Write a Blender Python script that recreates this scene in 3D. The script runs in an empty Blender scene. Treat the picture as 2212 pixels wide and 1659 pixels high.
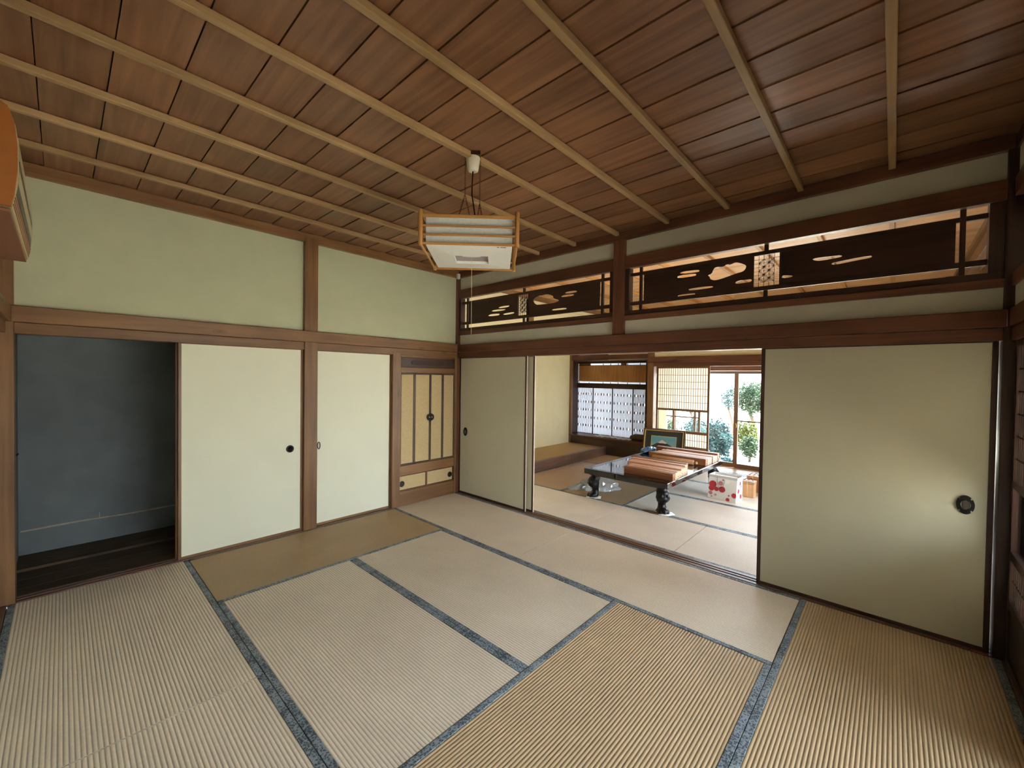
import bpy, math, random
from mathutils import Vector, Matrix
random.seed(7)
SC = bpy.context.scene
COL = SC.collection

# ------------------------------------------------------------------ camera
CAM = Vector((4.0727, -3.4034, 1.4813)); YAW, PITCH, ROLL = -.7438, -.0169, .014
fw = Vector((math.sin(YAW)*math.cos(PITCH), math.cos(YAW)*math.cos(PITCH), math.sin(PITCH)))
rt = Vector((math.cos(YAW), -math.sin(YAW), 0)); up = rt.cross(fw)
rr = rt*math.cos(ROLL) + up*math.sin(ROLL); uu = -rt*math.sin(ROLL) + up*math.cos(ROLL)
cam = bpy.data.objects.new('camera', bpy.data.cameras.new('camera')); COL.objects.link(cam)
cam.matrix_world = Matrix(((rr.x, uu.x, -fw.x, CAM.x), (rr.y, uu.y, -fw.y, CAM.y), (rr.z, uu.z, -fw.z, CAM.z), (0, 0, 0, 1)))
cam.data.sensor_width = 36; cam.data.lens = 894.92/2212*36; cam.data.clip_start = .02; cam.data.clip_end = 300
SC.camera = cam

# ------------------------------------------------------------------ sky, sun, exposure
SKY = 1.6; SUN = 8.0
w = bpy.data.worlds.new('sky'); SC.world = w; w.use_nodes = True
nt = w.node_tree; bg = nt.nodes['Background']
tc = nt.nodes.new('ShaderNodeTexCoord'); sx = nt.nodes.new('ShaderNodeSeparateXYZ'); rp = nt.nodes.new('ShaderNodeValToRGB')
nt.links.new(tc.outputs['Generated'], sx.inputs[0]); nt.links.new(sx.outputs['Z'], rp.inputs[0]); nt.links.new(rp.outputs[0], bg.inputs['Color'])
rp.color_ramp.elements[0].color = (.93, .97, 1, 1); rp.color_ramp.elements[1].color = (.55, .74, 1, 1)
bg.inputs['Strength'].default_value = SKY
sun = bpy.data.objects.new('sun', bpy.data.lights.new('sun', 'SUN')); COL.objects.link(sun)
sun.data.energy = SUN; sun.data.angle = .01; sun.data.color = (1, .95, .86)
sun.rotation_euler = Vector((.30, .34, .85)).to_track_quat('Z', 'Y').to_euler()
SC.view_settings.view_transform = 'Standard'; SC.view_settings.look = 'None'
SC.view_settings.gamma = 1; SC.view_settings.use_curve_mapping = False
SC.view_settings.exposure = 3.1
SC.cycles.max_bounces = 10; SC.cycles.diffuse_bounces = 6; SC.cycles.glossy_bounces = 4; SC.cycles.transparent_max_bounces = 16
SC.cycles.sample_clamp_indirect = 6

# ------------------------------------------------------------------ materials
def lin(c): return tuple(((v/255)/12.92 if v/255 <= .04045 else ((v/255+.055)/1.055)**2.4) for v in c)
def newmat(name):
    m = bpy.data.materials.new(name); m.use_nodes = True
    return m, m.node_tree, m.node_tree.nodes['Principled BSDF']
def plain(name, c, rough=.6, metal=0, spec=.5, var=.08, scale=30, bump=0, trans=0, emit=None, coat=0):
    m, t, b = newmat(name); n, l = t.nodes, t.links
    tc = n.new('ShaderNodeTexCoord'); no = n.new('ShaderNodeTexNoise'); no.inputs['Scale'].default_value = scale; no.inputs['Detail'].default_value = 4
    l.new(tc.outputs['Object'], no.inputs['Vector'])
    r = n.new('ShaderNodeValToRGB'); r.color_ramp.elements[0].position = .3; r.color_ramp.elements[1].position = .7
    c = lin(c); r.color_ramp.elements[0].color = tuple(max(0, v*(1-var)) for v in c)+(1,); r.color_ramp.elements[1].color = tuple(min(1, v*(1+var)) for v in c)+(1,)
    l.new(no.outputs['Fac'], r.inputs[0]); l.new(r.outputs[0], b.inputs['Base Color'])
    b.inputs['Roughness'].default_value = rough; b.inputs['Metallic'].default_value = metal; b.inputs['Specular IOR Level'].default_value = spec
    if coat: b.inputs['Coat Weight'].default_value = coat; b.inputs['Coat Roughness'].default_value = .03
    if bump:
        bp = n.new('ShaderNodeBump'); bp.inputs['Strength'].default_value = bump; bp.inputs['Distance'].default_value = .002
        l.new(no.outputs['Fac'], bp.inputs['Height']); l.new(bp.outputs[0], b.inputs['Normal'])
    if trans:
        tr = n.new('ShaderNodeBsdfTranslucent'); mx = n.new('ShaderNodeMixShader'); mx.inputs[0].default_value = trans
        l.new(r.outputs[0], tr.inputs[0]); l.new(b.outputs[0], mx.inputs[1]); l.new(tr.outputs[0], mx.inputs[2])
        l.new(mx.outputs[0], n['Material Output'].inputs[0])
    return m
def wood3(name, light, dark, rough=.42, spec=.4, fine=16, knots=True):
    out = []
    for ax in range(3):
        m, t, b = newmat('%s_%s' % (name, 'xyz'[ax])); n, l = t.nodes, t.links
        tc = n.new('ShaderNodeTexCoord'); oi = n.new('ShaderNodeObjectInfo')
        sc = n.new('ShaderNodeVectorMath'); sc.operation = 'SCALE'; sc.inputs[0].default_value = (31, 47, 19); l.new(oi.outputs['Random'], sc.inputs['Scale'])
        ad = n.new('ShaderNodeVectorMath'); l.new(tc.outputs['Object'], ad.inputs[0]); l.new(sc.outputs[0], ad.inputs[1])
        mp = n.new('ShaderNodeMapping'); s = [fine]*3; s[ax] = .9; mp.inputs['Scale'].default_value = s; l.new(ad.outputs[0], mp.inputs[0])
        no = n.new('ShaderNodeTexNoise'); no.inputs['Scale'].default_value = 1.6; no.inputs['Detail'].default_value = 6; no.inputs['Distortion'].default_value = .5; l.new(mp.outputs[0], no.inputs['Vector'])
        n2 = n.new('ShaderNodeTexNoise'); n2.inputs['Scale'].default_value = 2.2; n2.inputs['Detail'].default_value = 2; l.new(ad.outputs[0], n2.inputs['Vector'])
        mix = n.new('ShaderNodeMath'); mix.operation = 'MULTIPLY_ADD'; mix.inputs[1].default_value = .6; l.new(no.outputs['Fac'], mix.inputs[0])
        h = n.new('ShaderNodeMath'); h.operation = 'MULTIPLY'; h.inputs[1].default_value = .4; l.new(n2.outputs['Fac'], h.inputs[0]); l.new(h.outputs[0], mix.inputs[2])
        r = n.new('ShaderNodeValToRGB'); r.color_ramp.elements[0].position = .32; r.color_ramp.elements[1].position = .68
        r.color_ramp.elements[0].color = lin(dark)+(1,); r.color_ramp.elements[1].color = lin(light)+(1,); l.new(mix.outputs[0], r.inputs[0])
        hs = n.new('ShaderNodeHueSaturation'); mr = n.new('ShaderNodeMapRange'); mr.inputs[3].default_value = .80; mr.inputs[4].default_value = 1.16
        l.new(oi.outputs['Random'], mr.inputs[0]); l.new(mr.outputs[0], hs.inputs['Value']); l.new(r.outputs[0], hs.inputs['Color'])
        last = hs.outputs[0]
        if knots:
            mk = n.new('ShaderNodeMapping'); s = [7]*3; s[ax] = 2.2; mk.inputs['Scale'].default_value = s; l.new(ad.outputs[0], mk.inputs[0])
            vo = n.new('ShaderNodeTexVoronoi'); vo.inputs['Scale'].default_value = 1; l.new(mk.outputs[0], vo.inputs['Vector'])
            kr = n.new('ShaderNodeMapRange'); kr.inputs[1].default_value = .02; kr.inputs[2].default_value = .16; kr.inputs[3].default_value = .45; kr.inputs[4].default_value = 1
            l.new(vo.outputs['Distance'], kr.inputs[0])
            km = n.new('ShaderNodeMix'); km.data_type = 'RGBA'; km.blend_type = 'MULTIPLY'; km.inputs[0].default_value = 1
            l.new(hs.outputs[0], km.inputs[6]); l.new(kr.outputs[0], km.inputs[7]); last = km.outputs[2]
        l.new(last, b.inputs['Base Color'])
        bp = n.new('ShaderNodeBump'); bp.inputs['Strength'].default_value = .15; bp.inputs['Distance'].default_value = .001
        l.new(no.outputs['Fac'], bp.inputs['Height']); l.new(bp.outputs[0], b.inputs['Normal'])
        b.inputs['Roughness'].default_value = rough; b.inputs['Specular IOR Level'].default_value = spec
        out.append(m)
    return out
W_TRIM = wood3('cedar_trim', (144, 105, 66), (102, 70, 43))
W_DARK = wood3('aged_red_wood', (118, 74, 52), (74, 44, 31), rough=.38)
W_DEEP = wood3('dark_transom_wood', (70, 42, 30), (42, 24, 17), knots=False)
W_BOARD = wood3('cedar_ceiling_board', (156, 111, 78), (104, 70, 47), rough=.36, fine=16, knots=False)
W_BRD2 = wood3('pale_ceiling_board', (222, 178, 128), (188, 138, 90), rough=.4, fine=16, knots=False)
W_BATT = wood3('pale_batten', (182, 151, 108), (146, 116, 77), rough=.42, knots=False)
W_FLOOR = wood3('veranda_wood', (196, 160, 118), (150, 112, 76), rough=.3)
W_CLOS = wood3('closet_floor_wood', (92, 74, 50), (54, 40, 28), rough=.7)
W_PALE = wood3('paulownia', (206, 160, 116), (178, 128, 86), rough=.5, knots=False)
W_LAMP = wood3('lamp_wood', (196, 146, 84), (164, 112, 58), rough=.5, knots=False)
W_GREY = wood3('grey_brown_wood', (128, 100, 84), (88, 66, 54), rough=.35, knots=False)
W_CAB = wood3('cabinet_dark_wood', (92, 74, 60), (62, 46, 36), rough=.5, knots=False)
PLASTER = plain('sage_plaster', (192, 187, 166), .9, spec=.15, var=.03, scale=6)
PLASTERG = plain('green_plaster', (188, 190, 158), .9, spec=.15, var=.03, scale=6)
PAPER = plain('fusuma_paper', (222, 222, 200), .75, spec=.2, var=.02, scale=3)
PAPERD = plain('fusuma_paper_beige', (194, 188, 162), .75, spec=.2, var=.02, scale=3)
CREAM = plain('cream_wall', (222, 212, 172), .85, spec=.2, var=.03, scale=5)
CABP = plain('tan_grasscloth', (188, 166, 124), .8, spec=.15, var=.1, scale=90)
SHOJI = plain('shoji_paper', (252, 248, 236), .9, spec=.1, var=.02, trans=.55)
FRAME = plain('lacquered_stile', (58, 34, 24), .35, var=.15)
EDGEW = plain('worn_pale_edge', (178, 154, 136), .45, var=.12, scale=12)
BLACK = plain('black_iron', (22, 20, 22), .35, metal=.3, var=.2)
LACQ = plain('black_lacquer', (16, 14, 14), .04, spec=.6, var=.2, coat=.6)
LEGM = plain('carved_black_wood', (12, 11, 11), .32, spec=.3, var=.3)
LACQB = plain('brown_lacquer_rim', (44, 26, 18), .16, spec=.5, var=.2)
CLOSET = plain('closet_blue_grey', (116, 122, 122), .9, spec=.1, var=.12, scale=4)
SEAM = plain('torn_paper_seam', (170, 160, 138), .9, var=.2, scale=20)
WHITEP = plain('white_plastic', (222, 222, 214), .4, var=.02)
IVORY = plain('ivory_ceramic', (214, 208, 184), .35, var=.03)
GREYP = plain('grey_recess', (158, 150, 146), .6, var=.03)
SHADEP = plain('lamp_paper', (226, 230, 226), .7, var=.06, scale=60, trans=.35)
ACO = plain('air_con_wood_tone', (150, 88, 34), .45, var=.06)
ACB = plain('air_con_brown', (132, 84, 58), .45, var=.06)
ACE = plain('air_con_beige', (176, 158, 118), .4, var=.04)
ALU = plain('door_frame_metal', (120, 92, 72), .35, metal=.3, var=.05)
CLOTHW = plain('white_cloth', (228, 226, 220), .9, var=.06, scale=14, bump=.5)
CLOTHB = plain('brown_cloth', (92, 60, 44), .9, var=.2, scale=14, bump=.5)
CUSH = plain('dark_cushion', (104, 86, 78), .85, var=.2, scale=18, bump=.4)
GOZA = plain('goza_mat', (190, 156, 98), .6, var=.08, scale=40)
GROUND = plain('sunlit_ground', (180, 172, 158), .95, var=.15, scale=1.5)
ROOF = plain('roof_dark', (60, 58, 56), .8)
SOFFIT = plain('soffit_board', (150, 120, 90), .8)
BLUE = plain('blue_film', (70, 112, 150), .15, spec=.8, var=.3, scale=12)
BAGP = plain('bag_paper', (238, 234, 226), .5, var=.02)
BAGD = plain('bag_grey_band', (196, 196, 190), .5, var=.03)
RED = plain('red_print', (190, 52, 60), .5, var=.1); PINK = plain('pink_print', (206, 132, 126), .5, var=.1)
CORD = plain('pale_cord', (214, 190, 150), .8); CORDD = plain('dark_cord', (58, 46, 60), .8)
GOLD = plain('gilt', (216, 186, 108), .35, metal=.4, var=.1)
MOUNT = plain('dark_green_mount', (44, 46, 38), .7, var=.08)

def tatami_mat(name, c):
    m, t, b = newmat(name); n, l = t.nodes, t.links
    tc = n.new('ShaderNodeTexCoord'); oi = n.new('ShaderNodeObjectInfo')
    no = n.new('ShaderNodeTexNoise'); no.inputs['Scale'].default_value = 1; no.inputs['Detail'].default_value = 5
    mp = n.new('ShaderNodeMapping'); mp.inputs['Scale'].default_value = (60, 60, 1); l.new(tc.outputs['Object'], mp.inputs[0]); l.new(mp.outputs[0], no.inputs['Vector'])
    n2 = n.new('ShaderNodeTexNoise'); n2.inputs['Scale'].default_value = 2.4; l.new(tc.outputs['Object'], n2.inputs['Vector'])
    a = n.new('ShaderNodeMath'); a.operation = 'ADD'; l.new(no.outputs['Fac'], a.inputs[0]); l.new(n2.outputs['Fac'], a.inputs[1])
    r = n.new('ShaderNodeValToRGB'); r.color_ramp.elements[0].position = .6; r.color_ramp.elements[1].position = 1.0
    mr = n.new('ShaderNodeMath'); mr.operation = 'MULTIPLY'; mr.inputs[1].default_value = .8; l.new(a.outputs[0], mr.inputs[0]); l.new(mr.outputs[0], r.inputs[0])
    c = lin(c); r.color_ramp.elements[0].color = tuple(v*.92 for v in c)+(1,); r.color_ramp.elements[1].color = tuple(v*1.05 for v in c)+(1,)
    at = n.new('ShaderNodeAttribute'); at.attribute_name = 'groove'   # shading of the rib valleys put into the colour, with the darker warp thread
    gr = n.new('ShaderNodeMapRange'); gr.inputs[1].default_value = 0; gr.inputs[2].default_value = .8; gr.inputs[3].default_value = .52; gr.inputs[4].default_value = 1; l.new(at.outputs['Fac'], gr.inputs[0])
    gm = n.new('ShaderNodeMix'); gm.data_type = 'RGBA'; gm.blend_type = 'MULTIPLY'; gm.inputs[0].default_value = 1; l.new(r.outputs[0], gm.inputs[6]); l.new(gr.outputs[0], gm.inputs[7])
    l.new(gm.outputs[2], b.inputs['Base Color']); b.inputs['Roughness'].default_value = .4; b.inputs['Specular IOR Level'].default_value = .5
    return m
TAT_L = tatami_mat('igusa_sheen_light', (238, 222, 198)); TAT_N = tatami_mat('igusa_glare_pale', (242, 232, 216)); TAT_B = tatami_mat('igusa_sheen_dark', (180, 152, 112)); TAT_M = tatami_mat('igusa_sheen_mid', (198, 170, 132))  # weave-direction sheen put into the colour as separate tints of the same straw
def band_mat(name, dark, light):
    m, t, b = newmat(name); n, l = t.nodes, t.links
    tc = n.new('ShaderNodeTexCoord'); v = n.new('ShaderNodeTexVoronoi'); v.inputs['Scale'].default_value = 110; l.new(tc.outputs['Object'], v.inputs['Vector'])
    n2 = n.new('ShaderNodeTexNoise'); n2.inputs['Scale'].default_value = 14; l.new(tc.outputs['Object'], n2.inputs['Vector'])
    mu = n.new('ShaderNodeMath'); mu.operation = 'MULTIPLY'; l.new(v.outputs['Distance'], mu.inputs[0]); l.new(n2.outputs['Fac'], mu.inputs[1])
    r = n.new('ShaderNodeValToRGB'); r.color_ramp.elements[0].position = .12; r.color_ramp.elements[1].position = .34
    r.color_ramp.elements[0].color = lin(dark)+(1,); r.color_ramp.elements[1].color = lin(light)+(1,); l.new(mu.outputs[0], r.inputs[0]); l.new(r.outputs[0], b.inputs['Base Color'])
    b.inputs['Roughness'].default_value = .6; return m
BAND = band_mat('indigo_brocade_band', (52, 60, 68), (140, 152, 158)); BANDB = band_mat('brown_worn_band', (92, 80, 62), (120, 108, 86))

def glass_mat(name, tint=(1, 1, 1), clear=.9, rough=0):
    m = bpy.data.materials.new(name); m.use_nodes = True; t = m.node_tree; n, l = t.nodes, t.links; n.clear()
    o = n.new('ShaderNodeOutputMaterial'); tr = n.new('ShaderNodeBsdfTransparent'); tr.inputs[0].default_value = tint+(1,)
    gl = n.new('ShaderNodeBsdfGlossy'); gl.inputs['Roughness'].default_value = rough
    f = n.new('ShaderNodeFresnel'); f.inputs[0].default_value = 1.45; mx = n.new('ShaderNodeMixShader')
    mm = n.new('ShaderNodeMath'); mm.operation = 'MULTIPLY_ADD'; mm.inputs[1].default_value = 1; mm.inputs[2].default_value = 1-clear if clear < .9 else 0
    l.new(f.outputs[0], mm.inputs[0]); l.new(mm.outputs[0], mx.inputs[0]); l.new(tr.outputs[0], mx.inputs[1]); l.new(gl.outputs[0], mx.inputs[2]); l.new(mx.outputs[0], o.inputs[0])
    return m
GLASS = glass_mat('window_glass', (.97, .98, .98)); FILM = glass_mat('clear_film', (.95, .97, .98), clear=.85, rough=.1)
_t = FILM.node_tree; _o = _t.nodes['Material Output']; _s = _o.inputs[0].links[0].from_socket; _d = _t.nodes.new('ShaderNodeBsdfDiffuse'); _d.inputs[0].default_value = (.8, .82, .84, 1)
_m = _t.nodes.new('ShaderNodeMixShader'); _m.inputs[0].default_value = .3; _t.links.new(_s, _m.inputs[1]); _t.links.new(_d.outputs[0], _m.inputs[2]); _t.links.new(_m.outputs[0], _o.inputs[0])
def leaf(name, c):
    m = plain(name, c, .5, var=.35, scale=3, trans=.35); return m
LEAF1 = leaf('leaf_green', (44, 66, 42)); LEAF2 = leaf('leaf_blue_green', (34, 72, 76)); LEAF3 = leaf('leaf_yellow_green', (74, 84, 34)); BARK = plain('bark', (96, 78, 62), .9, bump=.4)

# ------------------------------------------------------------------ mesh helpers
WORG = {}
class MB:
    def __init__(s): s.v = []; s.f = []; s.sm = []
    def add(s, v, f, smooth=False):
        k = len(s.v); s.v += [tuple(p) for p in v]; s.f += [tuple(i+k for i in q) for q in f]; s.sm += [smooth]*len(f); return s
    def box(s, x0, x1, y0, y1, z0, z1):
        v = [(x, y, z) for x in (x0, x1) for y in (y0, y1) for z in (z0, z1)]
        return s.add(v, [(0, 1, 3, 2), (4, 6, 7, 5), (0, 4, 5, 1), (2, 3, 7, 6), (0, 2, 6, 4), (1, 5, 7, 3)])
    def hexa(s, b, t):  # bottom 4 pts, top 4 pts (same order)
        return s.add(list(b)+list(t), [(3, 2, 1, 0), (4, 5, 6, 7), (0, 1, 5, 4), (1, 2, 6, 5), (2, 3, 7, 6), (3, 0, 4, 7)])
    def rings(s, R, cap=True, smooth=True):
        n = len(R[0]); v = [p for r in R for p in r]
        f = [(i*n+j, i*n+(j+1) % n, (i+1)*n+(j+1) % n, (i+1)*n+j) for i in range(len(R)-1) for j in range(n)]
        s.add(v, f, smooth)
        if cap:
            s.add(R[0], [tuple(range(n))[::-1]]); s.add(R[-1], [tuple(range(n))])
        return s
    def lathe(s, c, prof, n=20, axis='z', cap=True):
        R = []
        for r, h in prof:
            q = []
            for k in range(n):
                a = 2*math.pi*k/n; x, y = r*math.cos(a), r*math.sin(a)
                q.append({'z': (c[0]+x, c[1]+y, c[2]+h), 'x': (c[0]+h, c[1]+x, c[2]+y), 'y': (c[0]+y, c[1]+h, c[2]+x)}[axis])
            R.append(q)
        return s.rings(R, cap)
    def tube(s, pts, r, n=6, closed=False):
        pts = [Vector(p) for p in pts]; R = []
        m = len(pts)
        for i, p in enumerate(pts):
            d = (pts[(i+1) % m]-pts[i-1]) if closed else (pts[min(i+1, m-1)]-pts[max(i-1, 0)])
            d.normalize(); a = d.orthogonal() if abs(d.z) > .9 else d.cross(Vector((0, 0, 1))); a.normalize(); b = d.cross(a)
            rr_ = r[i] if isinstance(r, (list, tuple)) else r
            R.append([p+rr_*(a*math.cos(2*math.pi*k/n)+b*math.sin(2*math.pi*k/n)) for k in range(n)])
        if closed: R.append(R[0])
        return s.rings(R, not closed)
    def bar(s, p, q, w, t, n):  # rectangular bar from p to q, width w perpendicular to normal n, thickness t along n
        p, q, n = Vector(p), Vector(q), Vector(n); d = (q-p).normalized(); a = d.cross(n).normalized()*w/2; b = n.normalized()*t/2
        return s.hexa([p-a-b, p+a-b, q+a-b, q-a-b], [p-a+b, p+a+b, q+a+b, q-a+b])
    def build(s, name, mat, parent=None, world=True, bevel=0, origin=None):
        xs, ys, zs = zip(*s.v)
        mn = Vector((min(xs), min(ys), min(zs))); mx = Vector((max(xs), max(ys), max(zs)))
        c = Vector(origin) if origin else (mn+mx)/2
        me = bpy.data.meshes.new(name); me.from_pydata([tuple(Vector(p)-c) for p in s.v], [], s.f)
        for p, q in zip(me.polygons, s.sm): p.use_smooth = q
        if isinstance(mat, list):
            d = mx-mn; ax = max(range(3), key=lambda i: d[i]); mat = mat[ax]
        me.materials.append(mat); me.update()
        o = bpy.data.objects.new(name, me); COL.objects.link(o)
        if parent:
            o.parent = parent; po = WORG.get(parent.name, Vector()); o.location = c-po if world else c
            WORG[o.name] = c
        else:
            o.location = c; WORG[o.name] = c
        if bevel:
            b = o.modifiers.new('bevel', 'BEVEL'); b.width = bevel; b.segments = 2; b.limit_method = 'ANGLE'
        return o
def B(name, b, mat, parent=None, bevel=0, world=True): return MB().box(*b).build(name, mat, parent, world, bevel)
def thing(name, label, cat, loc=(0, 0, 0), rz=0, group=None):
    o = bpy.data.objects.new(name, None); COL.objects.link(o); o.location = loc; o.rotation_euler = (0, 0, rz); o.empty_display_size = .1
    WORG[o.name] = Vector(loc) if not rz else Vector(); tag(o, label, cat, group); return o
def tag(o, label, cat, group=None):
    o['label'] = label; o['category'] = cat
    if group: o['group'] = group
    return o
def stuff(o): o['kind'] = 'stuff'; return o
TN = [0]
def struct(o): o['kind'] = 'structure'; return o
def sroot(name, loc=(0, 0, 0)):
    o = bpy.data.objects.new(name, None); COL.objects.link(o); o.location = loc; WORG[o.name] = Vector(loc); return struct(o)
def trim(b, mat=W_TRIM, bevel=.003):
    TN[0] += 1; return struct(B('trim_%d' % TN[0], b, mat, None, bevel))
def setlabel(o, t): o['label'] = t; return o

# ================================================================== SHELL
def boxes(name, L, mat, parent=None):
    m = MB()
    for b in L: m.box(*b)
    return m.build(name, mat, parent)
ZC = 2.80
struct(boxes('floor', [(-.12, 4.62, -3.76, 3.86, -.2, -.062)], W_CLOS))
# left wall: plaster above the nageshi, closet lintels behind
struct(boxes('wall_left', [(-.12, -.035, -3.64, .05, 1.80, 2.9), (-.95, -.16, -.93, .0, -.1, 1.8)], PLASTERG))
struct(boxes('wall_partition', [(-.0, 4.55, .03, .08, 1.84, 2.0), (0, 4.55, .03, .08, 2.55, 2.9)], PLASTER))
struct(boxes('wall_right', [(4.535, 4.68, -3.7, -.006, 1.84, 2.0), (4.535, 4.68, -3.7, -.006, 2.57, 2.9)], PLASTER))
struct(boxes('wall_rear', [(-.1, 4.68, -3.80, -3.68, 1.84, 2.9), (-.1, 4.68, -3.82, -3.76, -.2, 1.84)], PLASTER))
# closet behind the open sliding door
cl = struct(boxes('wall_closet', [(-1.08, -1.0, -3.72, -.9, -.05, 1.95), (-1.05, -.1, -3.74, -3.64, -.05, 1.95), (-1.05, -.1, -.93, -.85, -.05, 1.95), (-1.05, -.1, -3.7, -.9, 1.80, 1.9)], CLOSET))
sm = MB()
ys = [-3.63+.0405*k for k in range(25)]
random.seed(3)
for a, b_ in zip(ys[:-1], ys[1:]):
    za, zb = .2+.003*math.sin(a*9), .2+.003*math.sin(b_*9); t = .004+.003*abs(math.sin(a*5))
    sm.hexa([(-1.0, a, za-t), (-.997, a, za-t), (-.997, b_, zb-t), (-1.0, b_, zb-t)], [(-1.0, a, za+t), (-.997, a, za+t), (-.997, b_, zb+t), (-1.0, b_, zb+t)])
sm.box(-1.0, -.997, -3.186, -3.182, .205, .25)
setlabel(sm.build('paper_seam', SEAM, cl), 'pale torn seam along the foot of the closet wall')
fc = sroot('floor_closet', (-.55, -2.3, 0))
for k in range(5): B('board', (-1.0+.18*k, -.823+.18*k, -3.64, -.93, -.05, -.012 if k > 1 else .006), W_CLOS, fc, .003)
for zz in (.13, .92):
    setlabel(MB().tube([(-.12, -3.64, zz-.03), (-.1, -3.615, zz), (-.13, -3.60, zz+.012)], .006).build('closet_latch', BLACK, cl), 'small black hook on closet side')

# roof, eaves, outer ceiling seal
rf = sroot('roof', (2.5, 0, 2.95))
B('roof_deck', (-1.3, 6.0, -4.2, 5.2, 2.93, 3.03), ROOF, rf)
B('soffit_panel', (4.7, 5.95, -4.1, 5.15, 2.88, 2.925), SOFFIT, rf)

def ceiling(name, x0, x1, y0, y1, joints, ZC=ZC, bm=W_BOARD, am=W_BATT):
    c = sroot(name, ((x0+x1)/2, (y0+y1)/2, ZC))
    B('ceiling_backing', (x0-.02, x1+.1, y0-.1, y1+.05, ZC+.03, ZC+.06), W_CLOS, c)
    js = [y1]+joints+[y0]
    for a, b_ in zip(js[:-1], js[1:]):
        z = ZC
        m = MB().hexa([(x0, b_+.002, z-.001), (x1, b_+.002, z-.001), (x1, a-.002, z+.005), (x0, a-.002, z+.005)], [(x0, b_+.002, z+.012), (x1, b_+.002, z+.012), (x1, a-.002, z+.016), (x0, a-.002, z+.016)])
        m.build('board', bm, c)
    for k in range(9):
        x = 4.04-.457*k
        B('batten', (x-.017, x+.017, y0, y1, ZC-.034, ZC-.001), am, c, .004)
    return c
ceiling('ceiling', 0, 4.55, -3.66, 0, [-.14-.2225*k for k in range(16)])
ceiling('ceiling', 0, 4.62, .13, 3.76, [.34+.2235*k for k in range(15)], 2.735, W_BRD2, W_LAMP)
# ceiling edge trims of front room
trim((-.04, .008, -3.64, 0, 2.722, 2.80), W_TRIM); trim((0, 4.52, -.008, .05, 2.722, 2.80), W_DARK)
trim((4.525, 4.6, -3.64, -.006, 2.722, 2.80), W_DARK); trim((0, 4.55, -3.7, -3.63, 2.722, 2.80), W_TRIM)

# ---------------- posts
P_L = [trim((-.112, .006, -.012, .10, 0, 2.8), W_DARK),            # corner, left wall / partition
       trim((-.11, .012, -1.862, -1.742, 0, 2.76), W_TRIM),         # middle post of left wall
       trim((-.11, .006, -.925, -.83, 0, 1.74), W_TRIM),            # beside cabinet
       trim((-.11, .006, -3.72, -3.607, 0, 2.8), W_TRIM),           # far left corner
       trim((4.498, 4.566, -.006, .12, 0, 2.8), W_DEEP, .006),       # right corner
       trim((2.177, 2.287, -.006, .10, 1.80, 2.76), W_DARK),        # above the opening
       trim((4.50, 4.61, -3.74, -3.62, 0, 2.8), W_DARK)]
# nageshi / kamoi / shikii
trim((-.035, .024, -3.62, -.0, 1.784, 1.888), W_TRIM, .005); trim((-.10, .0, -3.607, -.0, 1.712, 1.783), W_TRIM)
trim((.0, 4.51, -.026, .05, 1.783, 1.876), W_DARK, .005); trim((.006, 4.505, .0, .12, 1.712, 1.782), W_DARK)
trim((4.515, 4.6, -3.62, -.03, 1.783, 1.88), W_DARK, .005); trim((4.525, 4.64, -3.62, -.006, 1.712, 1.782), W_DARK)
trim((.03, 4.51, -3.70, -3.617, 1.783, 1.884), W_TRIM, .005); trim((.006, 4.5, -3.76, -3.64, 1.712, 1.782), W_TRIM)
def sill(name, b, mat, along, grooves):
    # grooved track board: strips between recessed grooves
    x0, x1, y0, y1, z0, z1 = b; o = sroot('trim_%d' % (TN[0]+1), ((x0+x1)/2, (y0+y1)/2, z0)); TN[0] += 1
    B('track_bed', (x0, x1, y0, y1, z0, z1-.006), W_DARK, o)
    lo, hi = (y0, y1) if along == 'x' else (x0, x1); e = [lo]+[v for g in grooves for v in g]+[hi]
    for a, b_ in zip(e[0::2], e[1::2]):
        B('track_rib', (x0, x1, a, b_, z1-.006, z1) if along == 'x' else (a, b_, y0, y1, z1-.006, z1), mat, o, .001)
    return o
sill('sill', (.006, 4.505, .002, .128, -.05, .004), W_GREY, 'x', [(.032, .052), (.074, .094)])
sill('sill', (-.11, -.002, -3.607, -.93, -.05, .004), W_GREY, 'y', [(-.088, -.068), (-.044, -.024)])
sill('sill', (4.534, 4.67, -3.62, -.006, -.05, .004), W_GREY, 'y', [(4.547, 4.567), (4.59, 4.61)])
sill('sill', (.006, 4.5, -3.76, -3.642, -.05, .004), W_GREY, 'x', [(-3.755, -3.735), (-3.72, -3.70)])

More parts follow.
